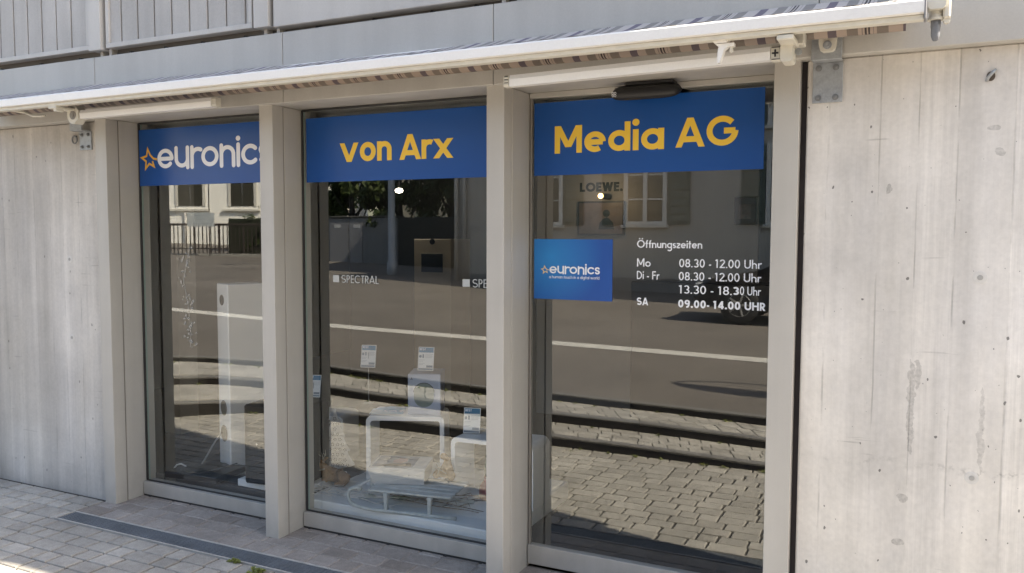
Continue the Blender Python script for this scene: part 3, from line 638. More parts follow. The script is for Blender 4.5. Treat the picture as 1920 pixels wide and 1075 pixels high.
# recess over the fascia, with bolts and brackets
mb = MB(); mb.box((XL, .045, 2.80), (XR, .30, 3.0), .001); mb.build('recess_lining', GROOVE, B)
for x in [-6.1, -5.62, -5.21, -4.82, -4.36, -4.06, -3.76, -3.43, -2.92, -2.55, -2.2, -1.95, -1.4, -.9, -.4, .1]: MB().lathe([(.010, .02), (.010, .045)], (x, 0, 2.848), 8, 1).build('recess_bolt', DARK, B)
for x in (-4.60, -4.52, -3.27, -3.18, -1.80, -1.72): MB().box((x, .0, 2.826), (x+.022, .05, 2.90), .001).build('recess_bracket', FASCIA2, B)
# first floor cladding: two ribbed panels, fins, flat panels
def framed(x0, x1, z0, z1, fw=.028):
    mb = MB(); yf, yb = -.035, .03
    mb.box((x0, yf, z0), (x1, yb, z0+fw), .002); mb.box((x0, yf, z1-fw), (x1, yb, z1), .002); mb.box((x0, yf+.0005, z0+fw), (x0+fw, yb, z1-fw), .002); mb.box((x1-fw, yf+.0005, z0+fw), (x1, yb, z1-fw), .002)
    f = mb.build('framed_panel', FASCIA2, B); mb = MB(); x = x0+fw; i = 0
    x -= .045
    while x < x1-fw:
        a = max(x+.0055, x0+fw); b = min(x+.1425-.0055, x1-fw)
        if b-a > .01: mb.box((a, -.022+random.uniform(-.001, .001), z0+fw-.002), (b, .02, z1-fw), .002)
        x += .1425
    mb.build('ribbed_infill', RIBBED, f)
    mb = MB(); mb.box((x0+fw, -.012, z0+fw), (x1-fw, -.002, z1-fw), .001); mb.build('rib_shadow_gap', GROOVE, f)
framed(-6.1, -4.655, 2.880, 4.6); framed(-4.505, -3.325, 2.876, 4.6)
for a, b in ((-4.640, -4.535), (-3.300, -3.195), (-9.4, -9.3)):
    mb = MB(); mb.box((a, -.05, 2.868), (b, .04, 4.6), .002); mb.build('fin', FASCIA2, B)
for a, b in ((-3.168, -1.80), (-1.78, -.42), (-.40, XR), (-9.28, -6.13)):
    mb = MB(); mb.box((a, -.04, 2.862), (b, .04, 4.6), .003); mb.build('flat_panel', FASCIA2, B)
mb = MB(); mb.box((XL, .055, 2.95), (XR, 9, 8.5), .01); mb.build('upper_storey', FASCIA2, B)
mb = MB(); mb.box((XL-.1, -.05, 8.5), (XR, 9.1, 8.7), .01); mb.build('roof', GROOVE, B)
# interior shell
mb = MB(); zf = .02
mb.quad((-7.5, .32, zf), (XR-.25, .32, zf), (XR-.25, 6.5, zf), (-7.5, 6.5, zf)); mb.build('shop_floor', CARPET, B)
mb = MB(); mb.quad((-7.5, 6.5, 0), (XR-.25, 6.5, 0), (XR-.25, 6.5, 2.7), (-7.5, 6.5, 2.7)); mb.quad((-7.5, .3, 0), (-7.5, 6.5, 0), (-7.5, 6.5, 2.7), (-7.5, .3, 2.7)); mb.quad((XR-.25, 6.5, 0), (XR-.25, .3, 0), (XR-.25, .3, 2.7), (XR-.25, 6.5, 2.7))
mb.build('interior_wall', INWALL, B)
mb = MB(); mb.quad((-7.5, .3, 2.62), (-7.5, 6.5, 2.62), (XR-.25, 6.5, 2.62), (XR-.25, .3, 2.62)); mb.build('ceiling', INWALL, B)
mb = MB(); mb.box((XL, .3, -.1), (-7.5, 9, 2.95), .01); mb.box((XR-.25, .32, -.1), (XR, 9, 2.95), .01); mb.box((-7.5, 6.5, -.1), (XR-.25, 9, 2.95), .01); mb.box((-7.5, .33, 2.62), (XR-.25, 6.5, 2.95), .01); mb.build('rear_wall', FASCIA2, B)
# two fixed windows
def window(name, a, b, yg, sill_top, top, sy):
    mb = MB(); mb.quad((a, yg, sill_top-.012), (b, yg, sill_top-.012), (b, yg, top), (a, yg, top)); g = mb.build('glass_pane', GLASS, B)
    return g
for (a, b) in ((MX[0][1]-.002, MX[1][0]+.002), (MX[1][1]-.002, MX[2][0]+.002)):
    wnd = MB(); wnd.box((a+.004, .210, .012), (b-.004, .30, .096), .002); s_ = wnd.build('window_sill', FRAME, B)
    mb = MB(); mb.box((a+.004, .2125, -.01), (b-.004, .29, .012), .001); mb.build('base_seal', DARKSEAL, s_)
    mb = MB(); mb.box((a+.006, .2335, .0965), (b-.006, .2475, .103), .001); mb.box((a+.0055, .2335, .103), (a+.013, .2475, Z0), .001); mb.box((b-.013, .2335, .103), (b-.0055, .2475, Z0), .001); mb.box((a+.013, .2335, Z0-.008), (b-.013, .2475, Z0+.003), .001); mb.build('glazing_seal', DARKSEAL, s_)
    mb = MB(); mb.box((a+.004, .251, .0965), (a+.012, .262, Z0), .001); mb.build('glass_edge', mk('greenish glass edge', (.30, .42, .39), .3, .05), s_)
    window('', a+.006, b-.006, .24, .103, Z0, .21)
# sliding door leaf
a, b = MX[2][1]-.002, MX[3][0]+.002
D = thing('sliding_door', 'full height glass sliding door in the rightmost bay with grey bottom rail', 'door', ((a+b)/2, .3, 0))
mb = MB(); mb.box((a+.004, .282, .020), (b-.004, .325, .121), .002); mb.build('bottom_rail', FRAME, D)
mb = MB(); mb.box((a+.004, .284, 2.432), (b-.004, .325, Z0+.003), .002); mb.build('top_rail', FRAME, D)
mb = MB(); mb.box((a+.004, .290, .121), (a+.014, .315, 2.432), .002); mb.box((b-.014, .290, .121), (b-.004, .315, 2.432), .002); mb.build('side_seal', GROOVE, D)
mb = MB(); mb.quad((a+.014, .30, .119), (b-.014, .30, .119), (b-.014, .30, 2.434), (a+.014, .30, 2.434)); mb.build('glass_pane', GLASS, D)
# door mat inside
mb = MB(); mb.box((-1.80, .34, .021), (-.40, 2.2, .034), .004); tag(mb.build('door_mat', CARPET), 'dark grey mat on the floor just inside the glass door', 'mat')

# ---------------------------------------------------------------- awning
A = thing('awning', 'retracted striped fabric awning with white front bar and folding arms above the windows', 'awning', (-2.95, -.03, 2.5))
AX0, AX1 = -5.85, 0.0
mb = MB(); mb.prism([(-.382, 2.506), (-.372, 2.503), (-.335, 2.503), (-.335, 2.545), (-.350, 2.550), (-.378, 2.550), (-.384, 2.543)], 0, AX0, AX1); fb = mb.build('front_bar', AWNWHITE, A)
mb = MB(); mb.box((AX0, -.362, 2.484), (AX1, -.325, 2.5025), .002); mb.build('bar_underside', CREAM, fb)
mb = MB(); mb.box((AX1+.0005, -.386, 2.482), (AX1+.007, -.322, 2.552), .002); mb.build('bar_end_cap', mk('grey end cap', (.2, .2, .21), .5, .1), fb)
mb = MB(); N = 140; K = 8
for i in range(N+1):
    x = AX0+.12+(AX1-.05-AX0-.12)*i/N
    ext = lerp_tab(x, [(-5.8, .022), (-4.6, .026), (-3.6, .022), (-2.6, .015), (-2.0, .016), (-1.5, .022), (-.6, .025), (0, .025)])+.002*math.sin(x*9)
    for k in range(K+1):
        f = k/K; y = -.366+.30*f; mb.v.append((x, y, 2.5505+(.078+ext)*f-.016*math.sin(math.pi*f)*.4+(.006 if k == 0 else 0)*(math.sin(x*48) > 0))); mb.c.append(.5)
for i in range(N):
    for k in range(K): mb.f.append((i*(K+1)+k, (i+1)*(K+1)+k, (i+1)*(K+1)+k+1, i*(K+1)+k+1))
mb.build('striped_fabric', stripe_mat('striped awning fabric'), A, smooth=True)
mb = MB(); mb.tube([(AX0+.25, -.115, 2.556), (AX1-.06, -.115, 2.556)], .050, 20); mb.build('fabric_roll', stripe_mat('shade tinted striped fabric', (.75, .62, .52)), A, smooth=True)  # tint paints shade and warm bounce into the roll's stripes
mb = MB(); mb.box((AX0+.1, -.085, 2.605), (AX1-.01, -.035, 2.640), .003); mb.build('carrier_tube', AWNWHITE, A)
def arm(x0, x1, z0_, z1_, y):
    mb = MB(); prof = [(y-.020, -.025), (y+.020, -.025), (y+.022, -.008), (y+.016, .025), (y-.016, .025), (y-.022, .006)]
    vs = [(x0, q[0], z0_+q[1]) for q in prof]+[(x1, q[0], z1_+q[1]) for q in prof]; n = len(prof)
    mb.add(vs, [tuple(range(n)), tuple(range(2*n-1, n-1, -1))]+[(i, (i+1) % n, n+(i+1) % n, n+i) for i in range(n)])
    return mb.build('folding_arm', AWNWHITE, A)
la = arm(-4.500, -3.44, 2.449, 2.452, -.21); ra = arm(-1.640, -.525, 2.424, 2.442, -.22)
# elbow ends: ribbed plastic caps
mb = MB(); mb.box((-3.439, -.230, 2.428), (-3.405, -.190, 2.476), .003)
for z in (2.436, 2.449, 2.462): mb.box((-3.437, -.2335, z), (-3.400, -.2295, z+.006), .001)
mb.build('elbow_cap', CREAM, la)
mb = MB(); mb.box((-1.672, -.240, 2.398), (-1.641, -.200, 2.450), .004)
for z in (2.405, 2.418, 2.432): mb.box((-1.668, -.2445, z), (-1.643, -.2395, z+.009), .002)
ec = mb.build('elbow_cap', CREAM, ra)
for z in (2.4145, 2.4285, 2.442): MB().box((-1.664, -.2425, z), (-1.645, -.2390, z+.0025), .0005).build('cap_slot', DARK, ec)
# left shoulder and hook
mb = MB(); mb.prism(arc(-4.556, 2.452, .050, .056, 60, 290, 14)+[(-4.525, 2.412), (-4.505, 2.425), (-4.505, 2.475)], 1, -.236, -.178); sl = mb.build('shoulder_joint', CREAM, A)
mb = MB(); mb.tube([(-4.552, -.239, 2.447), (-4.552, -.232, 2.447)], .026, 18); mb.tube([(-4.552, -.243, 2.447), (-4.552, -.238, 2.447)], .012, 12); mb.build('pivot', mk('grey pivot', (.22, .21, .2), .5, .2, 30), sl, smooth=False)
mb = MB(); mb.box((-4.60, -.36, 2.470), (-4.530, -.20, 2.486), .003); mb.box((-4.568, -.35, 2.455), (-4.54, -.30, 2.50), .003); mb.build('bar_clamp', CREAM, sl)
mb = MB(); mb.tube([(-4.90, -.30, 2.475), (-4.86, -.28, 2.455), (-4.80, -.27, 2.452), (-4.76, -.27, 2.452)], .007, 8); mb.tube([(-5.0, -.32, 2.492), (-4.90, -.30, 2.475)], .007, 8); mb.build('hook_rod', CREAM, sl, smooth=True)
# right shoulder, cross head screw plate and front clamp
mb = MB(); mb.box((-.524, -.240, 2.412), (-.487, -.200, 2.470), .004); pl = mb.build('shoulder_plate', CREAM, ra)
mb = MB(); mb.box((-.510, -.2425, 2.427), (-.5035, -.2395, 2.455), .001); mb.box((-.519, -.2425, 2.4375), (-.4945, -.2398, 2.4445), .001); mb.build('cross_screw', DARK, pl)
for z in (2.461, 2.416): MB().box((-.520, -.2425, z), (-.489, -.2395, z+.003), .0005).build('cap_slot', DARK, pl)
mb = MB(); mb.prism(rrect(-.485, 2.402, -.440, 2.492, .012), 1, -.262, -.17); mb.box((-.440, -.22, 2.470), (-.405, -.15, 2.520), .004); mb.box((-.485, -.36, 2.462), (-.425, -.2, 2.481), .004); sr = mb.build('shoulder_joint', CREAM, A)
mb = MB(); mb.lathe([(.013, -.20), (.013, -.188), (.009, -.18)], (-.428, 0, 2.448), 14, 1); mb.build('pivot', GALV, sr)
mb = MB(); mb.prism([(-.735, 2.5015), (-.655, 2.5015), (-.672, 2.478), (-.718, 2.478)], 1, -.345, -.30); mb.prism([(-.716, 2.476), (-.645, 2.476), (-.645, 2.464), (-.668, 2.464), (-.682, 2.452), (-.690, 2.428), (-.699, 2.405), (-.707, 2.405), (-.706, 2.446), (-.703, 2.466)], 1, -.330, -.300); fc = mb.build('front_clamp', AWNWHITE, ra)
mb = MB(); mb.lathe([(.0065, 2.464), (.0065, 2.452), (.008, 2.452), (.008, 2.445), (.004, 2.442)], (-.657, -.316, 0), 12, 2); mb.build('clamp_screw', CREAM, fc)
# crank gear with eye
mb = MB(); mb.prism(rrect(.010, 2.520, .066, 2.69, .014), 1, -.345, -.265); mb.box((.058, -.33, 2.490), (.082, -.28, 2.68), .006); mb.lathe([(.020, 2.540), (.020, 2.512), (.0225, 2.508), (.0225, 2.500), (.027, 2.498), (.027, 2.490)], (.037, -.30, 0), 18, 2); cg = mb.build('crank_gear', CREAM, A)
mb = MB(); mb.lathe([(.0155, 2.500), (.016, 2.470), (.0145, 2.462), (.0145, 2.440), (.010, 2.424), (.005, 2.420)], (.037, -.30, 0), 14, 2); mb.build('crank_eye', mk('grey nylon', (.17, .18, .20), .55, .15, 30), cg, smooth=True)
mb = MB(); mb.tube([(.070, -.318, 2.486), (.070, -.292, 2.486)], .011, 12); mb.build('gear_screw', CREAM, cg)
# wall brackets
def bracket(x0, x1, z0_, z1_, y, zb, lab, bx, bz):
    t = thing('awning_bracket', lab, 'bracket', ((x0+x1)/2, y, z0_), 0, 'awning wall brackets')
    mb = MB(); mb.box((x0, y-.010, z0_), (x1, y-.0005, zb), .001); mb.box((x0+.001, y-.0095, zb), (x1-.001, y-.07, zb+.006), .001); mb.box((x0, y-.078, zb+.001), (x1, y-.066, z1_), .001); mb.build('bracket_plate', GALV, t)
    for x in bx:
        for z in bz:
            mb = MB(); mb.lathe([(.0125, y-.0102), (.0125, y-.012), (.0085, y-.0122), (.0085, y-.018), (.005, y-.0185), (.005, y-.024)], (x, 0, z), 6 if 0 else 12, 1); mb.build('bolt', DKGALV, t)
    return t
bracket(-4.873, -4.762, 2.277, 2.47, .05, 2.392, 'small galvanised bracket plate with four bolts beside the ring hook on the left concrete wall', (-4.848, -4.788), (2.297, 2.374))
t = bracket(-.397, -.284, 2.280, 2.535, .03, 2.438, 'large galvanised bracket plate with cream clamp on the right concrete wall', (-.375, -.310), (2.300, 2.418))
mb = MB(); mb.prism([(-.368, 2.535), (-.302, 2.535), (-.302, 2.495), (-.308, 2.470), (-.318, 2.464), (-.352, 2.464), (-.362, 2.470), (-.368, 2.495)], 1, -.082, -.049); cl = mb.build('clamp', CREAM, t)
mb = MB(); mb.lathe([(.0165, -.0825), (.0165, -.088), (.011, -.0882), (.011, -.095)], (-.335, 0, 2.487), 14, 1); mb.build('clamp_nut', GALV, cl)

# ---------------------------------------------------------------- signs and lettering
def foil(name, label, x0, x1, z0_, z1_, y, mat=None, cat='sign', group=None):
    t = thing(name, label, cat, ((x0+x1)/2, y, z0_), 0, group); mb = MB(); mb.box((x0, y, z0_), (x1, y+.002, z1_), .0004); mb.build('sign_panel', mat or BLUE, t); return t
def letters(t, s, x0, z0_, cap, y, mat, name='lettering', **kw):
    mb = MB(); write(mb, s, wall_fn(y), x0, z0_, cap, **kw); return mb.build(name, mat, t)
YS = .2368; YL = .2364
S1 = foil('window_sign', 'blue sign with white euronics lettering and yellow star in the left window', -4.564, -3.322, 2.050, 2.412, YS, group='blue signs in the windows')
letters(S1, 'euronics', -4.397, 2.1585, .155, YL, WHITEFILM, w=.165, xh=.80, k=1.0, sp=.05, width=.948, rnd=True)
mb = MB(); star(mb, -4.475, 2.221, .066, wall_fn(YL), .013); mb.build('star_emblem', mk('orange film', (.90, .48, .06), .5, .02), S1)
S2 = foil('window_sign', 'blue sign with yellow von Arx lettering in the middle window', -3.184, -1.95, 2.040, 2.406, YS, group='blue signs in the windows')
letters(S2, 'von', -2.944, 2.148, .136, YL, YELLOW, w=.21, xh=.78, k=.92, sp=.06, width=.352)
letters(S2, 'Arx', -2.540, 2.147, .136, YL, YELLOW, w=.20, xh=.76, k=.95, sp=.035, width=.335)
YD, YDL = .2968, .2964
S3 = foil('window_sign', 'blue sign with yellow Media AG lettering across the sliding door', -1.763, -.628, 2.043, 2.408, YD, group='blue signs in the windows')
letters(S3, 'Media', -1.649, 2.151, .136, YDL, YELLOW, w=.20, xh=.74, k=1.06, sp=.085, width=.562)
letters(S3, 'AG', -1.030, 2.155, .136, YDL, YELLOW, w=.20, xh=.74, k=1.05, sp=.07, width=.288)
m, tt, p = base('printed blue poster'); L = tt.links.new
tc = nn(tt, 'ShaderNodeTexCoord'); gr = nn(tt, 'ShaderNodeTexGradient', gradient_type='SPHERICAL'); mp_ = nn(tt, 'ShaderNodeMapping'); mp_.inputs['Location'].default_value = (1.655*3.6-.0, 0, -1.625*3.6); mp_.inputs['Scale'].default_value = (3.6, 0, 3.6)
mp_.inputs['Location'].default_value = (0.115*3.6, 0, -.215*3.6); L(tc.outputs['Object'], mp_.inputs[0]); L(mp_.outputs[0], gr.inputs[0])
cr = nn(tt, 'ShaderNodeValToRGB'); cr.color_ramp.elements[0].color = (.008, .085, .36, 1); cr.color_ramp.elements[1].color = (.015, .25, .62, 1); L(gr.outputs[1], cr.inputs[0]); L(cr.outputs[0], p.inputs['Base Color']); p.inputs['Roughness'].default_value = .4
A3 = foil('poster', 'small blue poster with white euronics logo and tagline on the sliding door', -1.760, -1.337, 1.416, 1.722, YD, m, 'poster')
letters(A3, 'euronics', -1.674, 1.548, .044, YDL, WHITEFILM, w=.17, xh=.82, k=1.0, sp=.06, width=.272, rnd=True)
letters(A3, 'a human touch in a digital world', -1.676, 1.523, .0145, YDL, WHITEFILM, 'tagline', w=.13, xh=.72, k=.95, sp=.08, width=.272)
mb = MB(); star(mb, -1.699, 1.5655, .0195, wall_fn(YDL), .0042); mb.build('star_emblem', mk('pale gold film', (.85, .62, .30), .5, .02), A3)
H = thing('opening_hours', 'white opening hours lettering on the sliding door beside the blue poster', 'lettering', (-.9, YDL, 1.4))
letters(H, 'Öffnungszeiten', -1.213, 1.683, .037, YDL, WHITEFILM, 'heading', w=.15, xh=.66, k=.92, sp=.07, width=.316, rise=-.004)
for s, xx, zz, wd, bold in (('Mo', -1.212, 1.592, .068, 0), ('08.30 - 12.00 Uhr', -1.005, 1.593, .379, 0), ('Di - Fr', -1.212, 1.531, .112, 0), ('08.30 - 12.00 Uhr', -1.006, 1.531, .379, 0), ('13.30 - 18.', -1.004, 1.4685, .247, 0), ('3', -.753, 1.4705, .0285, 1), ('0 Uhr', -.7205, 1.4705, .093, 0), ('SA', -1.211, 1.405, .057, 1), ('09.00- 14.00', -1.007, 1.402, .290, 1), ('UHR', -.698, 1.402, .092, 1)):
    letters(H, s, xx, zz, .0395 if not bold else .037, YDL, WHITEFILM, 'hours_line', w=.135 if not bold else .20, xh=.64, k=.95, sp=.10, width=wd)
def spectral(x, z, lab):
    t = thing('lettering_strip', lab, 'lettering', (x, YL, z), 0, 'pale square and brand lettering on the middle window'); sm = mk('frosted grey film', (.52, .54, .53), .6, .03)
    mb = MB(); mb.box((x, YL, z+.002), (x+.044, YL+.0008, z+.042), .0002); mb.build('square_mark', sm, t); letters(t, 'SPECTRAL', x+.060, z, .044, YL, sm, w=.105, xh=.7, k=.82, sp=.10, width=.258)
spectral(-3.001, 1.466, 'pale square and SPECTRAL lettering fully visible on the middle window glass')
spectral(-2.148, 1.466, 'pale square and SPE lettering cut off by the mullion right of the middle window')
# frosted sprig on the left window
FR = mk('frosted sprig film', (.42, .42, .40), .8, .1, 30); t = thing('sprig_decal', 'frosted leafy sprig sticker hanging on the left window glass', 'decal', (-4.15, YL, 1.0)); mb = MB(); mb.layer = 0
pth = [(-4.13, 1.66), (-4.16, 1.55), (-4.19, 1.44), (-4.16, 1.33), (-4.145, 1.22), (-4.135, 1.12), (-4.14, 1.02)]; fn = wall_fn(YL)
ribbon(mb, pth, .006, fn)
for i in range(70):
    q = resample(pth, random.random()); a = random.uniform(0, 6.28); l = random.uniform(.012, .03); o = (q[0]+random.gauss(0, .024), q[1]+random.gauss(0, .012)); d = Vector((math.cos(a), math.sin(a)))*l; n_ = Vector((-d.y, d.x))*.35; ly = mb.layer; mb.layer += 1
    mb.add([fn(o[0], o[1], ly), fn(o[0]+d.x*.5+n_.x, o[1]+d.y*.5+n_.y, ly), fn(o[0]+d.x, o[1]+d.y, ly), fn(o[0]+d.x*.5-n_.x, o[1]+d.y*.5-n_.y, ly)], [(0, 1, 2, 3)])
mf, tf, pf = base('half clear frosting'); tb = nn(tf, 'ShaderNodeBsdfTransparent'); mxs = nn(tf, 'ShaderNodeMixShader'); mxs.inputs[0].default_value = .35; pf.inputs['Base Color'].default_value = (.55, .55, .52, 1); tf.links.new(tb.outputs[0], mxs.inputs[1]); tf.links.new(pf.outputs[0], mxs.inputs[2]); tf.links.new(mxs.outputs[0], tf.nodes['Material Output'].inputs[0])
mb.build('sprig', mf, t)
# automatic door sensor
t = thing('door_sensor', 'black rounded automatic door sensor above the sliding door', 'sensor', (-1.15, .2, 2.40)); mb = MB(); n = 16
prof = []
for i in range(21):
    f = -1+2*i/20; x = -1.150+.168*f; rr = (1-abs(f)**5)**.5*.95+.05 if abs(f) < 1 else .05; prof.append((x, rr))
for (x, rr) in prof:
    for k in range(n):
        a = 2*math.pi*k/n; cy, sz = math.cos(a), math.sin(a); e = .75
        mb.v.append((x, .205+.055*rr*math.copysign(abs(cy)**e, cy), 2.413+.034*rr*math.copysign(abs(sz)**e, sz)-.010*(cy < -.3))); mb.c.append(.5)
for i in range(20):
    for k in range(n): mb.f.append((i*n+k, i*n+(k+1) % n, (i+1)*n+(k+1) % n, (i+1)*n+k))
mb.f.append(tuple(range(n))[::-1]); mb.f.append(tuple(20*n+k for k in range(n)))
mb.build('sensor_body', BLACKPL, t, smooth=True); mb = MB(); mb.box((-1.25, .19, 2.440), (-1.02, .27, 2.4585), .004); mb.build('sensor_mount', DARK, t)
mb = MB(); mb.layer = 0; ff = wall_fn(.1455)
for q in (-1.292, -1.281): ribbon(mb, arc(q, 2.402, .0045, .0055, 0, 360, 16), .0018, ff); ribbon(mb, arc(q, 2.391, .0045, .005, 0, 360, 16), .0018, ff)
mb.build('sensor_logo', WHITEFILM, t)

# ---------------------------------------------------------------- display platform and goods
PZ = .14
DW = mk('white lacquered board', (.88, .89, .90), .35, .03, 4); DSNOW = mk('white display cloth', (.84, .87, .88), .8, .08, 3)
mb = MB(); mb.box((-3.30, .315, .022), (-1.985, 1.35, PZ), .006); tag(mb.build('display_plinth', DSNOW), 'low white display plinth covering the floor of the middle window', 'plinth')
mb = MB(); mb.box((-4.62, .315, .022), (-3.32, 1.2, PZ-.01), .006); tag(mb.build('display_plinth', mk('dark grey display cloth', (.045, .046, .05), .9, .1, 5)), 'dark low display plinth filling the left window', 'plinth')
def bench(name, lab, wd, ht, dp, loc, rz, th=.028, r=.035):
    """U-shaped shelf open below: rounded outer corners"""
    o = rrect(-wd/2, -.2, wd/2, ht, r, 6); out = [(x, z) for x, z in o if z > .0]; out = [(wd/2, 0)]+[q for q in out]+[(-wd/2, 0)]
    i_ = [(-wd/2+th, 0)]+[(x, z) for x, z in rrect(-wd/2+th, -.2, wd/2-th, ht-th, r*.5, 5) if z > 0][::-1]+[(wd/2-th, 0)]
    mb = MB(); mb.v = []; n = len(out); m = len(i_)
    prof = out+i_
    vs = [(x, -dp/2, z) for x, z in prof]+[(x, dp/2, z) for x, z in prof]; N = len(prof)
    fs = [(k, (k+1) % N, N+(k+1) % N, N+k) for k in range(N)]
    import mathutils
    tri = mathutils.geometry.tessellate_polygon([[Vector((x, z, 0)) for x, z in prof]])
    fs += [tuple(q) for q in tri]+[tuple(N+a for a in q[::-1]) for q in tri]
    mb.add(vs, fs); o = mb.build(name, DW); o.location = loc; o.rotation_euler = (0, 0, rz); tag(o, lab, 'display shelf', 'white display benches'); return o
bench('display_bench', 'tall white U-shaped display bench in the middle window carrying the pale speaker carton', .50, .445, .30, (-2.945, .93, PZ+.001), .42)
bench('display_bench', 'white display bench standing beside the mullion between middle window and glass door', .54, .385, .26, (-2.222, .83, PZ+.001), .03, r=.045)
bench('display_bench', 'low white display bench behind the tree ornament at the left edge of the middle window', .40, .345, .28, (-3.74, 1.06, PZ+.001), .25)
mb = MB(); mb.box((-3.76, .80, PZ+.001), (-3.56, .96, .405), .004, rz=.25); tag(mb.build('white_carton', mk('white carton', (.60, .60, .59), .6, .04, 6)), 'plain white carton below the low bench at the left edge of the middle window', 'carton')
# pale carton with a round loudspeaker printed on it
t = thing('speaker_carton', 'pale blue carton with a printed round loudspeaker on the tall white bench', 'carton', (-2.84, .98, .587), .42)
mb = MB(); mb.box((-.105, -.10, 0), (.105, .14, .262), .003); mb.build('carton', mk('pale blue printed carton', (.40, .46, .58), .5, .04, 5), t, local=True)
mb = MB(); mb.layer = 0; fb2 = lambda u, v, l: (u, -.1006-l*3e-5, v)
mb.add([fb2(x, z, 0) for x, z in rrect(-.066, .050, .062, .205, .060, 10)], [tuple(range(44))]); mb.build('printed_speaker', mk('printed grey green fabric', (.20, .25, .24), .7, .1, 60), t, local=True)
mb = MB(); mb.layer = 0; ribbon(mb, [(x, z) for x, z in arc(-.002, .145, .066, .062, 0, 180, 20)], .003, lambda u, v, l: (u, -.1012, v)); mb.build('printed_rim', DARK, t, local=True)
mb = MB(); write(mb, 'HE', lambda u, v, l: (.1058+l*2e-5, .02-(v-.2)*1., u), .145, .215, .022, w=.14, sp=.2); mb.xf(lambda q: q); write(mb, 'AWAY', lambda u, v, l: (.1058+l*2e-5, .02-(v-.2), u), .055, .215, .022, w=.14, sp=.25); mb.build('side_lettering', DARK, t, local=True)
mb = MB(); write(mb, 'A', lambda u, v, l: (u, -.1012, v), -.088, .225, .016, w=.14); mb.build('corner_mark', DARK, t, local=True)
# leaflet
t = thing('leaflet', 'light blue leaflet lying on the tall white bench beside the speaker carton', 'leaflet', (-3.07, .86, .588), .42); mb = MB()
mb.add([(-.10, -.08, 0), (.12, -.08, .0), (.12, .06, .012), (.02, .065, .022), (-.10, .06, .004)], [(0, 1, 2, 3, 4)]); mb.build('paper', mk('light blue print', (.16, .42, .62), .4, .08, 12), t, local=True)
mb = MB(); write(mb, 'Connect', lambda u, v, l: (u, v*1.0, .004+l*2e-5+(.0095*(v+.08)/.14)), -.01, -.03, .03, w=.13); mb.build('print', WHITEFILM, t, local=True)
# price cards
def card(x, y, z, lab, lean=0., post=0.):
    t = thing('price_card', lab, 'price card', (x, y, z), .30, 'price cards in the middle window'); wd, ht = .104, .150
    f = lambda u, v, l: (u, -.003-l*3e-5+v*.22, v)
    mb = MB(); mb.add([f(-wd/2, 0, 0), f(wd/2, 0, 0), f(wd/2, ht, 0), f(-wd/2, ht, 0)]+[(q[0], q[1]+.0012, q[2]) for q in (f(-wd/2, 0, 0), f(wd/2, 0, 0), f(wd/2, ht, 0), f(-wd/2, ht, 0))], [(0, 1, 2, 3), (7, 6, 5, 4), (0, 4, 5, 1), (1, 5, 6, 2), (2, 6, 7, 3), (3, 7, 4, 0)]); c = mb.build('card', mk('white card', (.80, .80, .78), .5, .03), t, local=True)
    def bar(n, m_, r, k=3):
        mb = MB(); mb.quad(f(r[0], r[1], k), f(r[2], r[1], k), f(r[2], r[3], k), f(r[0], r[3], k)); mb.build(n, m_, c, local=True)
    bb = mk('petrol blue print', (.05, .20, .34), .5, .05); gy = mk('grey print', (.22, .26, .30), .5, .1); lg = mk('pale grey print', (.52, .53, .53), .5, .1)
    bar('header_band', bb, (-wd/2+.004, .115, wd/2-.004, .146)); bar('footer_band', gy, (-wd/2+.004, .004, wd/2-.004, .016)); bar('price_field', gy, (.004, .020, wd/2-.006, .034))
    for i, zz in enumerate((.104, .097, .090, .083)): bar('text_line', lg, (-.006, zz-.0018, .044-.006*(i % 2), zz+.0012))
    for i, zz in enumerate((.068, .060, .046, .038)): bar('text_line', lg, (-.046, zz-.0018, -.008-.01*(i % 2), zz+.0012))
    mb = MB(); write(mb, 'BEST', lambda u, v, l: f(u, v, 5+l), -.044, .128, .014, w=.2); mb.build('header_lettering', WHITEFILM, c, local=True)
    mb = MB(); mb.layer = 0; disc(mb, -.038, .090, .009, lambda u, v, l: f(u, v, 4)); mb.quad(f(-.024, .080, 4), f(-.014, .080, 4), f(-.014, .103, 4), f(-.024, .103, 4)); mb.build('product_picture', gy, c, local=True)
    if post:
        mb = MB(); mb.tube([(0, .012, -post), (0, .012, .10)], .0025, 8); mb.box((-.03, -.01, -post), (.03, .035, -post+.003), .001); mb.build('acrylic_stand', mk('clear acrylic stand', (.35, .36, .36), .1, .02), t, local=True)
card(-3.318, 1.00, .838, 'price card standing clear above the blue leaflet on the tall bench', post=.245)
card(-2.812, .925, .866, 'price card leaning on top of the pale speaker carton')
card(-2.405, .80, .531, 'price card on the white bench next to the right mullion of the middle window')
card(-3.735, .93, .610, 'price card half hidden at the far left edge of the middle window', post=.12)
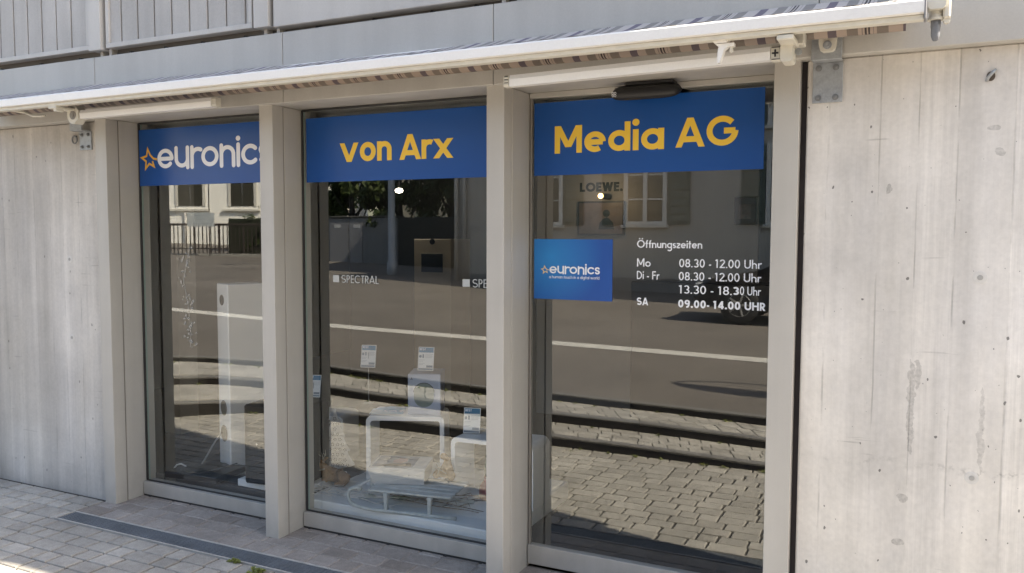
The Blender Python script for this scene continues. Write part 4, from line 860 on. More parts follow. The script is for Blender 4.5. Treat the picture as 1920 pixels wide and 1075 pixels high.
# tree ornament of pierced white sheet
t = thing('tree_ornament', 'white pierced metal Christmas tree ornament in the middle window', 'ornament', (-3.475, .84, PZ+.001), .35)
half = [(0, .440), (.012, .405), (.010, .395), (.034, .345), (.040, .330), (.030, .326), (.048, .290), (.066, .255), (.070, .240), (.056, .238), (.075, .200), (.098, .160), (.102, .146), (.084, .142), (.100, .105), (.128, .066), (.134, .050), (.112, .040), (.050, .030), (.046, .0)]
ol = half+[(-x, z) for x, z in half[1:]][::-1]
mb = MB(); mb.prism(ol, 1, -.004, .004); mb.build('tree_sheet', DW, t, local=True)
mb = MB(); mb.layer = 0; hd = 0
def inside(x, z):
    for (x0, z0), (x1, z1) in zip(half, half[1:]):
        if z1 <= z <= z0: return abs(x) < min(x0, x1)-.008+0*(x1-x0)
    return False
for zi in range(1, 12):
    for xi in range(-4, 5):
        cx, cz = xi*.034+(zi % 2)*.017, zi*.035+.012
        if not inside(cx, cz): continue
        for k in range(5):
            a = R(72*k+20*zi+xi*13); disc(mb, cx+.0088*math.cos(a), cz+.0088*math.sin(a), .0034, lambda u, v, l: (u, -.0046-(l % 7)*2e-5, v), 7)
mb.build('cut_out_flowers', mk('dark openings', (.05, .055, .06), .8, .1), t, local=True)
# skinned figures: straw deer
def skin(name, pts, edges, radii, mat, parent, root=0):
    me = bpy.data.meshes.new(name); me.from_pydata(pts, edges, []); o = bpy.data.objects.new(name, me); COL.objects.link(o)
    md = o.modifiers.new('skin', 'SKIN'); 
    for i, v in enumerate(me.skin_vertices[0].data): v.radius = (radii[i], radii[i]); v.use_root = (i == root)
    sb = o.modifiers.new('sub', 'SUBSURF'); sb.levels = 2; sb.render_levels = 2
    dg = bpy.context.evaluated_depsgraph_get(); ev = o.evaluated_get(dg); nm = bpy.data.meshes.new_from_object(ev); o.modifiers.clear(); o.data = nm; nm.materials.clear(); nm.materials.append(mat)
    nm.polygons.foreach_set('use_smooth', [True]*len(nm.polygons)); o.parent = parent; return o
STRAW = mk('brown straw fur', (.36, .22, .115), .95, .25, 40, fine=.35, bscale=130, bump=.8)
CREAMF = mk('cream ribbon', (.55, .48, .38), .8, .1)
def deer(loc, rz, lab, lying, s=1.):
    t = thing('deer_figure', lab, 'deer figure', loc, rz, 'brown straw deer figures')
    if lying:
        P_ = [(0, 0, .055), (.05, 0, .055), (.09, 0, .048), (-.045, 0, .062), (-.065, 0, .10), (-.078, 0, .128), (-.105, 0, .122), (-.125, 0, .112), (.06, -.035, .020), (.02, -.045, .014), (.06, .035, .020), (.02, .045, .014), (-.05, -.03, .022), (-.10, -.032, .012), (-.05, .03, .022), (-.10, .032, .012), (.105, 0, .065)]
        Ed = [(0, 1), (1, 2), (0, 3), (3, 4), (4, 5), (5, 6), (6, 7), (1, 8), (8, 9), (1, 10), (10, 11), (3, 12), (12, 13), (3, 14), (14, 15), (2, 16)]
        Rr = [.042, .044, .030, .034, .022, .025, .019, .010, .022, .012, .022, .012, .016, .009, .016, .009, .010]; hx, hz = -.078, .145
    else:
        P_ = [(0, 0, .115), (.045, 0, .105), (.07, 0, .085), (-.035, 0, .125), (-.055, 0, .160), (-.066, 0, .188), (-.092, 0, .184), (-.112, 0, .174), (.055, -.026, .05), (.055, -.028, .008), (.055, .026, .05), (.055, .028, .008), (-.036, -.022, .06), (-.038, -.024, .008), (-.036, .022, .06), (-.038, .024, .008), (.085, 0, .12)]
        Ed = [(0, 1), (1, 2), (0, 3), (3, 4), (4, 5), (5, 6), (6, 7), (1, 8), (8, 9), (1, 10), (10, 11), (3, 12), (12, 13), (3, 14), (14, 15), (2, 16)]
        Rr = [.038, .040, .026, .032, .022, .024, .018, .010, .018, .009, .018, .009, .015, .009, .015, .009, .010]; hx, hz = -.066, .205
    skin('body', [tuple(c*s for c in q) for q in P_], Ed, [r*s for r in Rr], STRAW, t)
    for sy in (-1, 1):
        mb = MB(); mb.tube([((hx+.004)*s, sy*.015*s, (hz-.01)*s), ((hx+.016)*s, sy*.034*s, (hz+.008)*s), ((hx+.024)*s, sy*.046*s, (hz+.006)*s)], [.007*s, .009*s, .002*s], 8); mb.build('ear', STRAW, t, local=True, smooth=True)
        mb = MB(); mb.tube([(hx*s, sy*.010*s, hz*s), ((hx+.016)*s, sy*.022*s, (hz+.032)*s), ((hx+.012)*s, sy*.030*s, (hz+.060)*s)], [.0035*s, .003*s, .0015*s], 6); mb.tube([((hx+.014)*s, sy*.020*s, (hz+.028)*s), ((hx-.008)*s, sy*.028*s, (hz+.045)*s)], [.003*s, .0012*s], 6); mb.build('antler', mk('pale antler', (.50, .46, .40), .7, .1), t, local=True, smooth=True)
    p4 = Vector(P_[4])*s; mb = MB(); mb.tube([(p4.x+.027*s*math.cos(a), p4.y+.027*s*math.sin(a), p4.z-.004*s+.006*s*math.cos(a)) for a in [i*math.pi/8 for i in range(16)]], .005*s, 6, closed=True); mb.build('ribbon_collar', CREAMF, t, local=True, smooth=True)
deer((-3.515, .655, PZ+.002), .55, 'brown straw deer standing at the left edge of the middle window', False, 1.05)
deer((-3.30, .60, PZ+.002), .25, 'brown straw deer lying in front of the white tree ornament', True, 1.05)
# wooden sled painted white
WW = mk('whitewashed wood', (.50, .54, .54), .65, .14, 18, streak=.12)
sx = thing('sled', 'small whitewashed wooden sled on the plinth of the middle window', 'sled', (-2.62, .47, PZ), .165)
for yy, nm in ((-.15, 0), (.15, 1)):
    c = [(-.245, .018), (-.30, .026), (-.335, .052), (-.345, .090), (-.325, .122), (-.285, .135), (-.255, .125)]
    path = [(.33, .012), (.2, .012), (0, .012), (-.18, .012)]+c
    mb = MB(); mb.tube([(x, yy, z) for x, z in path], .011, 8); mb.build('runner', WW, sx, local=True, smooth=True)
    for xx in (-.10, .17):
        mb = MB(); mb.box((xx-.011, yy-.010, .020), (xx+.011, yy+.010, .110), .002); mb.build('sled_post', WW, sx, local=True)
for xx in (-.10, .17): mb = MB(); mb.box((xx-.014, -.16, .104), (xx+.014, .16, .118), .002); mb.build('cross_bar', WW, sx, local=True)
for i in range(5):
    y0 = -.152+i*.063; mb = MB(); mb.box((-.215, y0, .1185), (.30, y0+.052, .131), .003); mb.build('seat_slat', WW, sx, local=True)
mb = MB(); mb.tube([(-.30, -.15, .128), (-.26, -.05, .150), (-.255, .05, .150), (-.30, .15, .128)], .006, 6); mb.tube([(-.30, -.14, .12), (-.22, -.03, .17), (-.16, .06, .19)], .004, 6); mb.build('pull_rope', mk('white cord', (.6, .6, .58), .8, .1), sx, local=True, smooth=True)
t = thing('gift_carton', 'white carton with a picture on its lid lying on the sled', 'carton', (-2.74, .545, PZ+.1335), .36)
mb = MB(); mb.add([(-.155, -.12, 0), (.155, -.12, 0), (.155, .12, 0), (-.155, .12, 0), (-.175, -.135, .10), (.165, -.13, .10), (.165, .135, .10), (-.175, .135, .10)], [(3, 2, 1, 0), (4, 5, 6, 7), (0, 1, 5, 4), (1, 2, 6, 5), (2, 3, 7, 6), (3, 0, 4, 7)]); bx = mb.build('carton', mk('white carton', (.6, .6, .6)), t, local=True)
mb = MB(); mb.quad((-.160, -.105, .1006), (.085, -.105, .1006), (.085, .120, .1006), (-.160, .120, .1006)); pc = mb.build('lid_picture', mk('blue grey print', (.16, .22, .32), .4, .5, 9), bx, local=True)
mb = MB(); mb.prism([(-.05, -.02), (.0, -.03), (.03, .02), (.02, .07), (-.03, .08), (-.06, .03)], 2, .1008, .1011); mb.build('pink_shape', mk('pink print', (.42, .24, .27), .5, .2, 30), bx, local=True)
mb = MB(); mb.prism([(-.15, -.095), (.075, -.095), (.06, -.03), (-.06, -.04), (-.10, -.07)], 2, .1008, .1010); mb.build('dark_shape', DARK, bx, local=True)
t = thing('deer_figure', 'round brown straw deer sitting on the right end of the sled with string bow', 'deer figure', (-2.485, .63, PZ+.1335), -.25, 'brown straw deer figures')
skin('body', [(0, 0, .052), (.05, 0, .045), (-.045, 0, .045), (.01, 0, .095), (.014, 0, .130), (-.008, -.01, .150), (-.03, -.022, .147), (.075, -.03, .018), (-.06, -.05, .018)], [(0, 1), (0, 2), (0, 3), (3, 4), (4, 5), (5, 6), (1, 7), (2, 8)], [.050, .034, .036, .030, .021, .024, .016, .016, .016], STRAW, t)
mb = MB(); mb.tube([(-.05, -.045, .07), (0, -.056, .078), (.05, -.045, .06)], .0035, 6); mb.tube([(0, -.058, .078), (-.02, -.060, .105), (-.005, -.058, .082), (.02, -.060, .10), (0, -.058, .078), (-.012, -.062, .045)], .003, 6); mb.build('string_bow', CREAMF, t, local=True, smooth=True)
# twigs
def twig(x, y, z, rz, lab, ln, n, mat):
    t = thing('twig_bundle', lab, 'twigs', (x, y, z), rz, 'twigs on the plinth')
    for i in range(n):
        p = Vector((-ln/2+random.uniform(-.03, .06), random.gauss(0, .035), random.uniform(.004, .02))); pts = [p]; d = Vector((1, random.gauss(0, .10), random.gauss(.01, .03)))
        for k in range(7): p = p+d.normalized()*ln/7*random.uniform(.7, 1.1); p.z = max(.004, p.z); d += Vector((0, random.gauss(0, .12), random.gauss(0, .05))); pts.append(p.copy())
        mb = MB(); mb.tube(pts, [.0045-.0004*k for k in range(len(pts))], 6)
        for k in (2, 4, 5): q = pts[k]; mb.tube([q, q+Vector((.05, random.choice((-1, 1))*.03, .012)), q+Vector((.09, random.choice((-1, 1))*.04, .016))], [.003, .0022, .001], 5)
        mb.build('twig', mat, t, local=True, smooth=True)
PALE = mk('whitened twig bark', (.80, .77, .72), .8, .15, 30); BRN = mk('brown twig bark', (.17, .12, .085), .85, .2, 30)
twig(-3.36, .52, PZ, -.12, 'whitened twigs lying in front of the straw deer at the left edge', .62, 9, PALE)
twig(-2.86, .47, PZ, .02, 'pale twigs sticking out under the curved front of the sled', .60, 6, PALE)
twig(-2.50, .60, PZ, .10, 'brown twigs lying below the sled seat', .70, 5, BRN)
t = thing('red_ornament', 'small red bottle shaped ornament half hidden by the right mullion of the middle window', 'ornament', (-2.300, .80, PZ+.001)); mb = MB(); mb.lathe([(.045, 0), (.048, .05), (.040, .085), (.020, .11), (.014, .14)], (0, 0, 0), 18); mb.build('body', mk('dull red glaze', (.22, .02, .03), .3, .1), t, local=True, smooth=True)
mb = MB(); mb.lathe([(.012, .14), (.016, .20), (.004, .24)], (0, 0, 0), 12); mb.build('stem', mk('dark green glaze', (.02, .06, .03), .4, .1), t, local=True, smooth=True)

# ---- left window
t = thing('tower_speaker', 'tall white column loudspeaker with round openings in the left window', 'loudspeaker', (-4.135, .683, PZ-.010), -.42)
mb = MB(); mb.box((-.0985, -.135, .02), (.0985, .135, 1.275), .006); mb.build('cabinet', mk('white lacquer cabinet', (.86, .86, .84), .35, .03, 3), t, local=True)
for z, r_, m_, nm in ((1.165, .036, mk('black tweeter', (.02, .02, .02), .4), 'tweeter'), (.43, .052, mk('grey cone', (.22, .20, .17), .6), 'woofer'), (.255, .056, BLACKPL, 'bass_port')):
    mb = MB(); mb.lathe([(r_, -.1345), (r_, -.138), (r_*.86, -.140), (r_*.6, -.1375), (r_*.25, -.1385), (.001, -.140)], (-.005, 0, z), 24, 1); mb.build(nm, m_, t, local=True, smooth=True)
mb = MB(); mb.box((-.15, -.20, 0), (.17, .20, .014), .002); mb.build('foot_plate', mk('pale glass plate', (.42, .47, .47), .15, .03), t, local=True)
mb = MB(); mb.tube([(-4.205, .545, .385), (-4.225, .51, .34), (-4.265, .45, .22), (-4.30, .42, .15)], .007, 8); tag(mb.build('speaker_cable', mk('grey cable', (.22, .22, .22), .5), smooth=True), 'grey cable hanging out of the lowest opening of the white column loudspeaker', 'cable')
t = thing('subwoofer', 'black box loudspeaker on a white base beside the mullion in the left window', 'loudspeaker', (-3.56, .475, .177), .12)
mb = MB(); mb.box((-.21, -.17, 0), (.19, .19, .50), .012); mb.build('cabinet', mk('black ash veneer', (.012, .012, .013), .6, .1, 12, spec=.25), t, local=True)
mb = MB(); mb.box((-.165, -.1745, .02), (.15, -.1695, .31), .004); mb.build('grille', mk('dark grille cloth', (.018, .018, .02), .9, .1), t, local=True)
mb = MB(); mb.tube([(-.105, -.182, .26), (-.105, -.172, .26)], .006, 10); mb.build('knob', mk('silver knob', (.5, .5, .5), .3, metal=.6), t, local=True)
mb = MB(); write(mb, 'PARADIGM', lambda u, v, l: (u, v, .5008), -.10, -.10, .022, w=.14); mb.build('lettering', mk('grey print', (.2, .2, .2)), t, local=True)
mb = MB(); mb.box((-3.86, .335, PZ-.0095), (-3.33, .78, .176), .004); tag(mb.build('base_board', DW), 'flat white base board under the black box loudspeaker', 'base board')
t = thing('turntable', 'flat black record player lying on the dark plinth of the left window', 'record player', (-4.20, .40, PZ-.0095), .12)
mb = MB(); mb.box((-.21, -.155, .012), (.21, .155, .052), .006); mb.build('body', BLACKPL, t, local=True)
mb = MB(); mb.lathe([(.135, .053), (.135, .063), (.04, .064), (.002, .064)], (-.03, 0, 0), 36); mb.build('platter', mk('matt black disc', (.02, .02, .02), .35), t, local=True)
mb = MB(); mb.tube([(.17, .10, .075), (.16, -.02, .078), (.10, -.07, .07)], .005, 8); mb.build('tone_arm', mk('dark grey metal', (.16, .16, .16), .3, metal=.5), t, local=True, smooth=True)
for x in (-.17, .17):
    for y in (-.12, .12): mb = MB(); mb.lathe([(.02, 0), (.02, .012)], (x, y, 0), 12); mb.build('foot', DARK, t, local=True)
mb = MB(); mb.tube([(-4.435, .335, .132), (-4.432, .34, .165), (-4.41, .345, .192), (-4.37, .345, .205), (-4.33, .345, .196), (-4.295, .345, .172), (-4.28, .345, .140), (-4.275, .36, .135), (-4.26, .39, .133)], .0055, 8); tag(mb.build('white_cable', mk('white cable sheath', (.62, .62, .60), .5), smooth=True), 'white cable bent in a loop at the bottom left corner of the left window', 'cable')
mb = MB(); mb.box((-5.79, 1.45, .02), (-5.60, 1.65, 2.62), .004); mb.build('interior_column', mk('white interior paint', (.55, .54, .52), .7), B)

# ---------------------------------------------------------------- deeper inside the shop
def lamp_light(par, loc, watts, col):
    l = bpy.data.lights.new('lamp_light', 'POINT'); l.energy = watts; l.color = col; l.shadow_soft_size = .06
    o = bpy.data.objects.new('lamp_light', l); COL.objects.link(o); o.parent = par; o.location = WM[par.name].inverted() @ Vector(loc)
mb = MB(); mb.box((-6.2, 4.6, .02), (-3.6, 4.7, 2.4), .004); mb.build('panel_wall', INDARK, B)
t = thing('media_cabinet', 'cream cabinet with a black screen deep inside the shop behind the middle window', 'cabinet', (-4.34, 3.55, .02))
mb = MB(); mb.box((-4.56, 3.5, .02), (-4.13, 3.9, 1.69), .006); mb.build('body', mk('cream lacquer', (.52, .46, .36), .5, .05), t)
mb = MB(); mb.box((-4.47, 3.494, 1.36), (-4.22, 3.499, 1.545), .002); mb.build('screen', BLACKPL, t)
mb = MB(); mb.lathe([(.03, 3.492), (.03, 3.498)], (-4.34, 0, 1.665), 12, 1); mb.build('round_mark', DARK, t)
t = thing('sideboard', 'long black sideboard inside the shop behind the glass door', 'sideboard', (-1.5, 3.7, .02)); mb = MB(); mb.box((-2.27, 3.5, .10), (-.2, 3.95, 1.33), .008); mb.build('body', BLACKPL, t); mb = MB(); mb.box((-2.2, 3.55, .02), (-.25, 3.9, .10), .004); mb.build('plinth', DARK, t)
t = thing('back_panel', 'pale display wall with dark LOEWE lettering inside the shop', 'display wall', (-2.3, 3.65, .02)); mb = MB(); mb.box((-3.25, 3.62, .02), (-1.2, 3.70, 2.60), .004); mb.build('panel', INWALL, t)
mb = MB(); write(mb, 'LOEWE.', wall_fn(3.6185), -2.815, 2.135, .084, w=.25, sp=.07, width=.415); mb.build('lettering', mk('black letters', (.008, .015, .016), .5), t)
t = thing('wall_picture', 'dark framed picture of a seated person below the LOEWE lettering', 'picture', (-2.6, 3.61, 1.72)); mb = MB(); mb.box((-2.825, 3.595, 1.735), (-2.375, 3.617, 2.045), .003); mb.build('frame', DARK, t)
mb = MB(); mb.quad((-2.81, 3.594, 1.75), (-2.39, 3.594, 1.75), (-2.39, 3.594, 2.03), (-2.81, 3.594, 2.03)); mb.build('picture', mk('dim brown print', (.16, .12, .10), .5, .4, 6), t)
mb = MB(); mb.layer = 0; f4 = wall_fn(3.5935); mb.add([f4(x, z, 0) for x, z in [(-2.62, 1.79), (-2.47, 1.79), (-2.48, 1.85), (-2.515, 1.885), (-2.54, 1.90), (-2.575, 1.885), (-2.61, 1.85)]], [tuple(range(7))]); disc(mb, -2.545, 1.935, .034, f4); mb.build('figure', mk('dark green print', (.012, .02, .02), .5), t)
t = thing('ceiling_spot', 'small warm lit spot lamp below the LOEWE lettering', 'lamp', (-2.53, 3.4, 2.09)); mb = MB(); mb.lathe([(.024, 3.40), (.022, 3.39)], (-2.53, 0, 2.085), 16, 1); mb.build('bulb', emit('warm lamp', (1, .72, .30), 1.2), t); mb = MB(); mb.tube([(-2.53, 3.41, 2.085), (-2.53, 3.61, 2.085)], .028, 14); mb.build('housing', DARK, t); lamp_light(t, (-2.53, 3.36, 2.085), .45, (1, .78, .5))
t = thing('pendant_lamp', 'white lit lamp hanging inside the shop behind the middle window', 'lamp', (-4.73, 3.5, 2.18)); mb = MB(); mb.lathe([(.003, 2.155), (.03, 2.162), (.042, 2.182), (.03, 2.20), (.003, 2.206)], (-4.735, 3.5, 0), 18); mb.build('bulb', emit('white lamp', (1, .97, .9), 2.5), t, smooth=True); mb = MB(); mb.tube([(-4.735, 3.5, 2.205), (-4.735, 3.5, 2.62)], .004, 6); mb.build('cord', DARK, t); lamp_light(t, (-4.735, 3.42, 2.13), 1.0, (1, .93, .82))
t = thing('wall_art', 'small dark picture on the pale wall near the right edge of the glass door', 'picture', (-1.30, 3.61, 1.85)); mb = MB(); mb.box((-1.40, 3.60, 1.83), (-1.22, 3.617, 2.06), .003); mb.build('frame', mk('dark red brown', (.06, .03, .025), .5), t); mb = MB(); mb.quad((-1.36, 3.5985, 1.88), (-1.26, 3.5985, 1.88), (-1.26, 3.5985, 2.0), (-1.36, 3.5985, 2.0)); mb.build('print', mk('grey pink print', (.2, .15, .14), .5, .5, 30), t)

# ---------------------------------------------------------------- across the street (seen mirrored in the panes)
PLASTER = mk('grey rendered wall', (.40, .38, .345), .9, .08, 1.2, fine=.08, streak=.05)
WHITEH = mk('white rendered wall', (.86, .84, .78), .9, .05, 1.0, fine=.05)
SHUT = mk('grey green shutter paint', (.10, .125, .105), .7, .1, 4); SHUTD = mk('dark olive shutter', (.035, .033, .022), .75, .12, 4)
WFR = mk('white window frame', (.62, .61, .58), .6, .04); PANE = mk('dark house pane', (.03, .032, .033), .08, .1); STONE = mk('pale stone sill', (.55, .53, .48), .85, .08, 8)
IRON = mk('dark brown iron', (.035, .026, .022), .6, .2, 14); TILE = mk('brown roof tiles', (.16, .085, .06), .85, .2, 6)
def shutter(x0, x1, z0_, z1_, y, m_, par, n=9, d=1):
    mb = MB(); f = .05; mb.box((x0, y, z0_), (x0+f, y+.035*d, z1_), .003); mb.box((x1-f, y, z0_), (x1, y+.035*d, z1_), .003); mb.box((x0+f, y, z0_), (x1-f, y+.034*d, z0_+f), .003); mb.box((x0+f, y, z1_-f), (x1-f, y+.034*d, z1_), .003)
    h = (z1_-z0_-2*f)/n
    for i in range(n): z = z0_+f+i*h; mb.add([(x0+f, y+.004*d, z+h*.95), (x1-f, y+.004*d, z+h*.95), (x1-f, y+.030*d, z+h*.15), (x0+f, y+.030*d, z+h*.15)], [(0, 1, 2, 3)])
    mb.box((x0+f, y-.004*d, z0_+f), (x1-f, y-.001*d, z1_-f), .0005)
    return mb.build('shutter', m_, par, local=True)
def cas_window(x0, x1, z0_, z1_, par, mid=True, bars=2):
    mb = MB(); y = .0; f = .07
    mb.box((x0-.04, -.02, z0_-.03), (x0+f, .045, z1_+.04), .004); mb.box((x1-f, -.02, z0_-.03), (x1+.04, .045, z1_+.04), .004); mb.box((x0+f, -.02, z0_-.03), (x1-f, .044, z0_+f*.8), .004); mb.box((x0+f, -.02, z1_-f), (x1-f, .044, z1_+.04), .004)
    if mid: mb.box(((x0+x1)/2-.055, -.02, z0_+f*.8), ((x0+x1)/2+.055, .05, z1_-f), .004)
    for i in range(1, bars+1): z = z0_+(z1_-z0_)*i/(bars+1); mb.box((x0+f, -.015, z-.018), ((x0+x1)/2-.055 if mid else x1-f, .030, z+.018), .002); (mb.box(((x0+x1)/2+.055, -.015, z-.018), (x1-f, .030, z+.018), .002) if mid else 0)
    wf = mb.build('window', WFR, par, local=True); mb = MB(); mb.quad((x0, .008, z0_), (x1, .008, z0_), (x1, .008, z1_), (x0, .008, z1_)); mb.build('pane', PANE, wf, local=True)
    mb = MB(); mb.box((x0-.10, -.02, z0_-.11), (x1+.10, .10, z0_-.031), .006); mb.build('sill', STONE, wf, local=True)
# grey house opposite the glass door (front faces +y; local x = world x)
t = thing('grey_house', 'grey rendered house with white casement windows and green shutters across the street', 'house', (0, -16.2, 0))
mb = MB(); mb.box((-11.75, -9.5, -.2), (2.8, -.02, 6.4), .02); mb.build('wall', PLASTER, t, local=True)
mb = MB(); mb.prism([(-10.1, 6.35), (.5, 6.35), (-4.8, 8.6)], 0, -12.2, 3.2); mb.build('roof', TILE, t, local=True)
mb = MB(); mb.box((-11.76, -.02, -.1), (2.8, .02, .62), .01); mb.build('plinth_course', mk('darker base render', (.22, .21, .2), .9, .1, 2), t, local=True)
for (a, b) in ((-9.46, -8.5), (-6.73, -5.68), (-3.2, -2.15)):
    for zz in (2.01, 4.35):
        cas_window(a, b, zz, zz+1.85, t); shutter(a-.62, a-.06, zz-.03, zz+1.88, .012, SHUT, t); shutter(b+.06, b+.62, zz-.03, zz+1.88, .012, SHUT, t)
for x in (-11.62, -11.36): mb = MB(); mb.tube([(x, .07, .1), (x, .07, 6.35)], .055, 12); mb.build('downpipe', mk('pale zinc pipe', (.42, .41, .39), .6, .1, 5), t, local=True, smooth=True)
# tall unseen block added on the right to shade the far side of the road
t = thing('shade_block', 'tall plain block added out of view to shade the far kerb', 'building', (9, -19, 0))
mb = MB(); mb.box((-5.4, 1, -.2), (8, 7.3, 19), .02); mb.build('wall', PLASTER, t, local=True); mb = MB(); mb.box((-5.6, .8, 19.01), (8.2, 7.5, 19.35), .02); mb.build('roof', GROOVE, t, local=True)
for i in range(4):
    for k in range(5):
        mb = MB(); mb.box((-3.9+i*3, 7.29, 1.6+k*3.4), (-2.5+i*3, 7.33, 3.2+k*3.4), .005); mb.build('window', PANE, t, local=True)
# white house far left
t = thing('white_house', 'sunlit white house with dark louvred shutters beyond the iron railing', 'house', (-37.04, -28.22, 0), math.atan2(-2.2, 4.7))
mb = MB(); mb.box((-6, -9, -.5), (9.5, 0, 8.2), .02); mb.build('wall', WHITEH, t, local=True)
mb = MB(); mb.prism([(-9.4, 8.15), (.5, 8.15), (-4.5, 11.4)], 0, -6.4, 9.9); mb.build('roof', TILE, t, local=True)
for (a, b) in ((.84, 2.18), (3.74, 5.0), (6.6, 7.9), (-2.2, -.9)):
    for zz in (3.2, 5.9):
        mb = MB(); mb.box((a-.16, .0, zz-.02), (a, .05, zz+1.75), .005); mb.box((b, .0, zz-.02), (b+.16, .05, zz+1.75), .005); mb.box((a-.16, .0, zz+1.75), (b+.16, .05, zz+1.9), .005); fr = mb.build('window_surround', STONE, t, local=True)
        m_ = (a+b)/2; shutter(a, m_-.02, zz, zz+1.74, .004, SHUTD, t, 10); shutter(m_+.02, b, zz, zz+1.74, .004, SHUTD, t, 10)
        mb = MB(); mb.box((a-.45, .0, zz-.30), (b+.35, .16, zz-.18), .01); mb.build('window_ledge', STONE, t, local=True)
mb = MB(); mb.tube([(1.24, .10, .3), (1.24, .10, 2.85)], .06, 10); mb.build('downpipe', mk('pale zinc pipe', (.42, .41, .39)), t, local=True, smooth=True)
# iron railing
a = Vector((-28.6, -18.75)); b = Vector((-21.9, -21.95)); ln = (b-a).length; dr = (b-a).normalized()
t = thing('iron_railing', 'dark iron railing with upright bars along the far pavement before the white house', 'railing', (a.x, a.y, .92), math.atan2(dr.y, dr.x))
mb = MB(); mb.box((0, -.03, 1.10), (ln, .03, 1.19), .006); mb.box((0, -.015, .17), (ln, .015, .215), .004); mb.build('rail', IRON, t, local=True)
i = 0; x = 0
while x < ln and i < 95:
    mb = MB(); r_ = .04 if i % 6 == 0 else .019; mb.box((x-r_, -r_*.6, -.2), (x+r_, r_*.6, 1.10), .002); mb.build('post' if i % 6 == 0 else 'bar', IRON, t, local=True); x += .165; i += 1
mb = MB(); mb.box((-.6, -.16, -1.0), (ln+.3, .16, -.02), .01); mb.build('base_kerb', mk('grey kerb stone', (.24, .23, .21), .9, .1, 5), t, local=True)
# foliage
def leaves(mb, c, rad, n, size, rng_=random):
    for _ in range(n):
        while True:
            p = Vector((rng_.uniform(-1, 1), rng_.uniform(-1, 1), rng_.uniform(-1, 1)))
            if p.length <= 1: break
        p = p*(.55+.45*rng_.random()); q = Vector((c[0]+p.x*rad[0], c[1]+p.y*rad[1], c[2]+p.z*rad[2]))
        nx = Vector((rng_.gauss(0, 1), rng_.gauss(0, 1), rng_.gauss(0, 1))).normalized(); u = nx.orthogonal().normalized(); v = nx.cross(u); s = size*rng_.uniform(.5, 1.2)
        mb.add([q-u*s, q+v*s*.45, q+u*s, q-v*s*.45], [(0, 1, 2, 3)], rng_.random())
def tree(x, y, z, h, rad, lab, nclump=40, per=130, size=.16, grp='trees behind the dark wall', zlow=.3):
    t = thing('broadleaf_tree', lab, 'tree', (x, y, z), 0, grp)
    mb = MB(); tips = []; mb.tube([(0, 0, -.2), (.05, .03, h*.25), (-.05, .06, h*.5), (.05, 0, h*.8)], [.17, .14, .10, .04], 9)
    for i in range(10):
        a = random.uniform(0, 6.28); z0_ = h*random.uniform(.15, .6); e = Vector((math.cos(a)*rad*random.uniform(.5, .95), math.sin(a)*rad*random.uniform(.5, .95), z0_+h*random.uniform(.12, .4))); m_ = Vector((e.x*.4, e.y*.4, z0_+(e.z-z0_)*.3)); mb.tube([(0, 0, z0_), m_, e], [.06, .04, .015], 6); tips.append(e)
    mb.build('trunk', BARK, t, local=True, smooth=True); mb = MB()
    for i in range(nclump):
        if i < len(tips): c = tips[i]
        else: a = random.uniform(0, 6.28); rr = rad*math.sqrt(random.random()); c = Vector((math.cos(a)*rr, math.sin(a)*rr, h*random.uniform(zlow, 1.0)))
        rr = rad*random.uniform(.22, .42); leaves(mb, c, (rr, rr, rr*.8), per, size)
    mb.build('crown', LEAF, t, local=True, shade=True)
for i, (x, y, h, r_, lab) in enumerate(((-20.6, -23.3, 5.6, 1.9, 'dense bushy tree above the left end of the dark garden wall'), (-18.0, -22.9, 5.0, 1.6, 'thin trunked tree left of the lamp post above the wall'), (-15.9, -23.2, 5.8, 1.9, 'tall many branched tree right of the lamp post above the wall'), (-13.6, -23.6, 5.2, 1.7, 'bushy tree beside the corner of the grey house'), (-23.4, -24.4, 6.0, 1.8, 'leafy tree at the end of the hedge beside the white house'))):
    tree(x, y, .6, h, r_, lab)
# hedge
t = thing('clipped_hedge', 'tall dark clipped hedge behind the railing to the right of the white house', 'hedge', (-23.6, -22.1, .8), math.atan2(dr.y, dr.x)); mb = MB()
for i in range(70): leaves(mb, (random.uniform(-1.75, 2.9), random.uniform(-.5, .1), random.uniform(0.0, 1.62)), (.35, .3, .22), 60, .075)
mb.build('foliage', LEAF, t, local=True, shade=True); mb = MB(); mb.box((-1.9, -.55, -.6), (3.1, .12, 1.52), .05); mb.build('inner_twigs', mk('dark hedge twigs', (.018, .022, .012), .95, .3, 12), t, local=True)
# garden wall with garage doors, lamp post, notice board
t = thing('garden_wall', 'long dark concrete garden wall with pale grey service doors across the street', 'wall', (-17.5, -21.2, .5))
mb = MB(); mb.box((-22.4, -21.6, -.3), (-17.05, -21.24, 2.30), .02); mb.build('grey_wall_section', mk('grey painted wall', (.17, .175, .18), .8, .12, 1.5, streak=.1), t)
mb = MB(); mb.box((-17.04, -21.7, -.3), (-11.9, -21.28, 2.32), .02); mb.build('dark_wall_section', mk('near black wall', (.028, .03, .028), .9, .25, 2), t)  # section set much darker than the grey one beside it
for (a, b) in ((-20.1, -19.25), (-19.2, -18.6)):
    mb = MB(); mb.box((a, -21.238, .62), (b, -21.21, 2.12), .006); d_ = mb.build('service_door', mk('grey steel door', (.21, .21, .22), .6, .06, 2), t); mb = MB(); mb.box((a+.2, -21.2085, 1.93), (a+.52, -21.204, 2.06), .003); mb.build('door_plate', mk('pale plate', (.5, .5, .5), .5, .2, 30), d_)
mb = MB(); mb.box((-22.4, -21.75, 2.31), (-17.05, -21.20, 2.38), .02); mb.build('coping', mk('dark coping', (.07, .07, .065), .9, .2, 6), t)
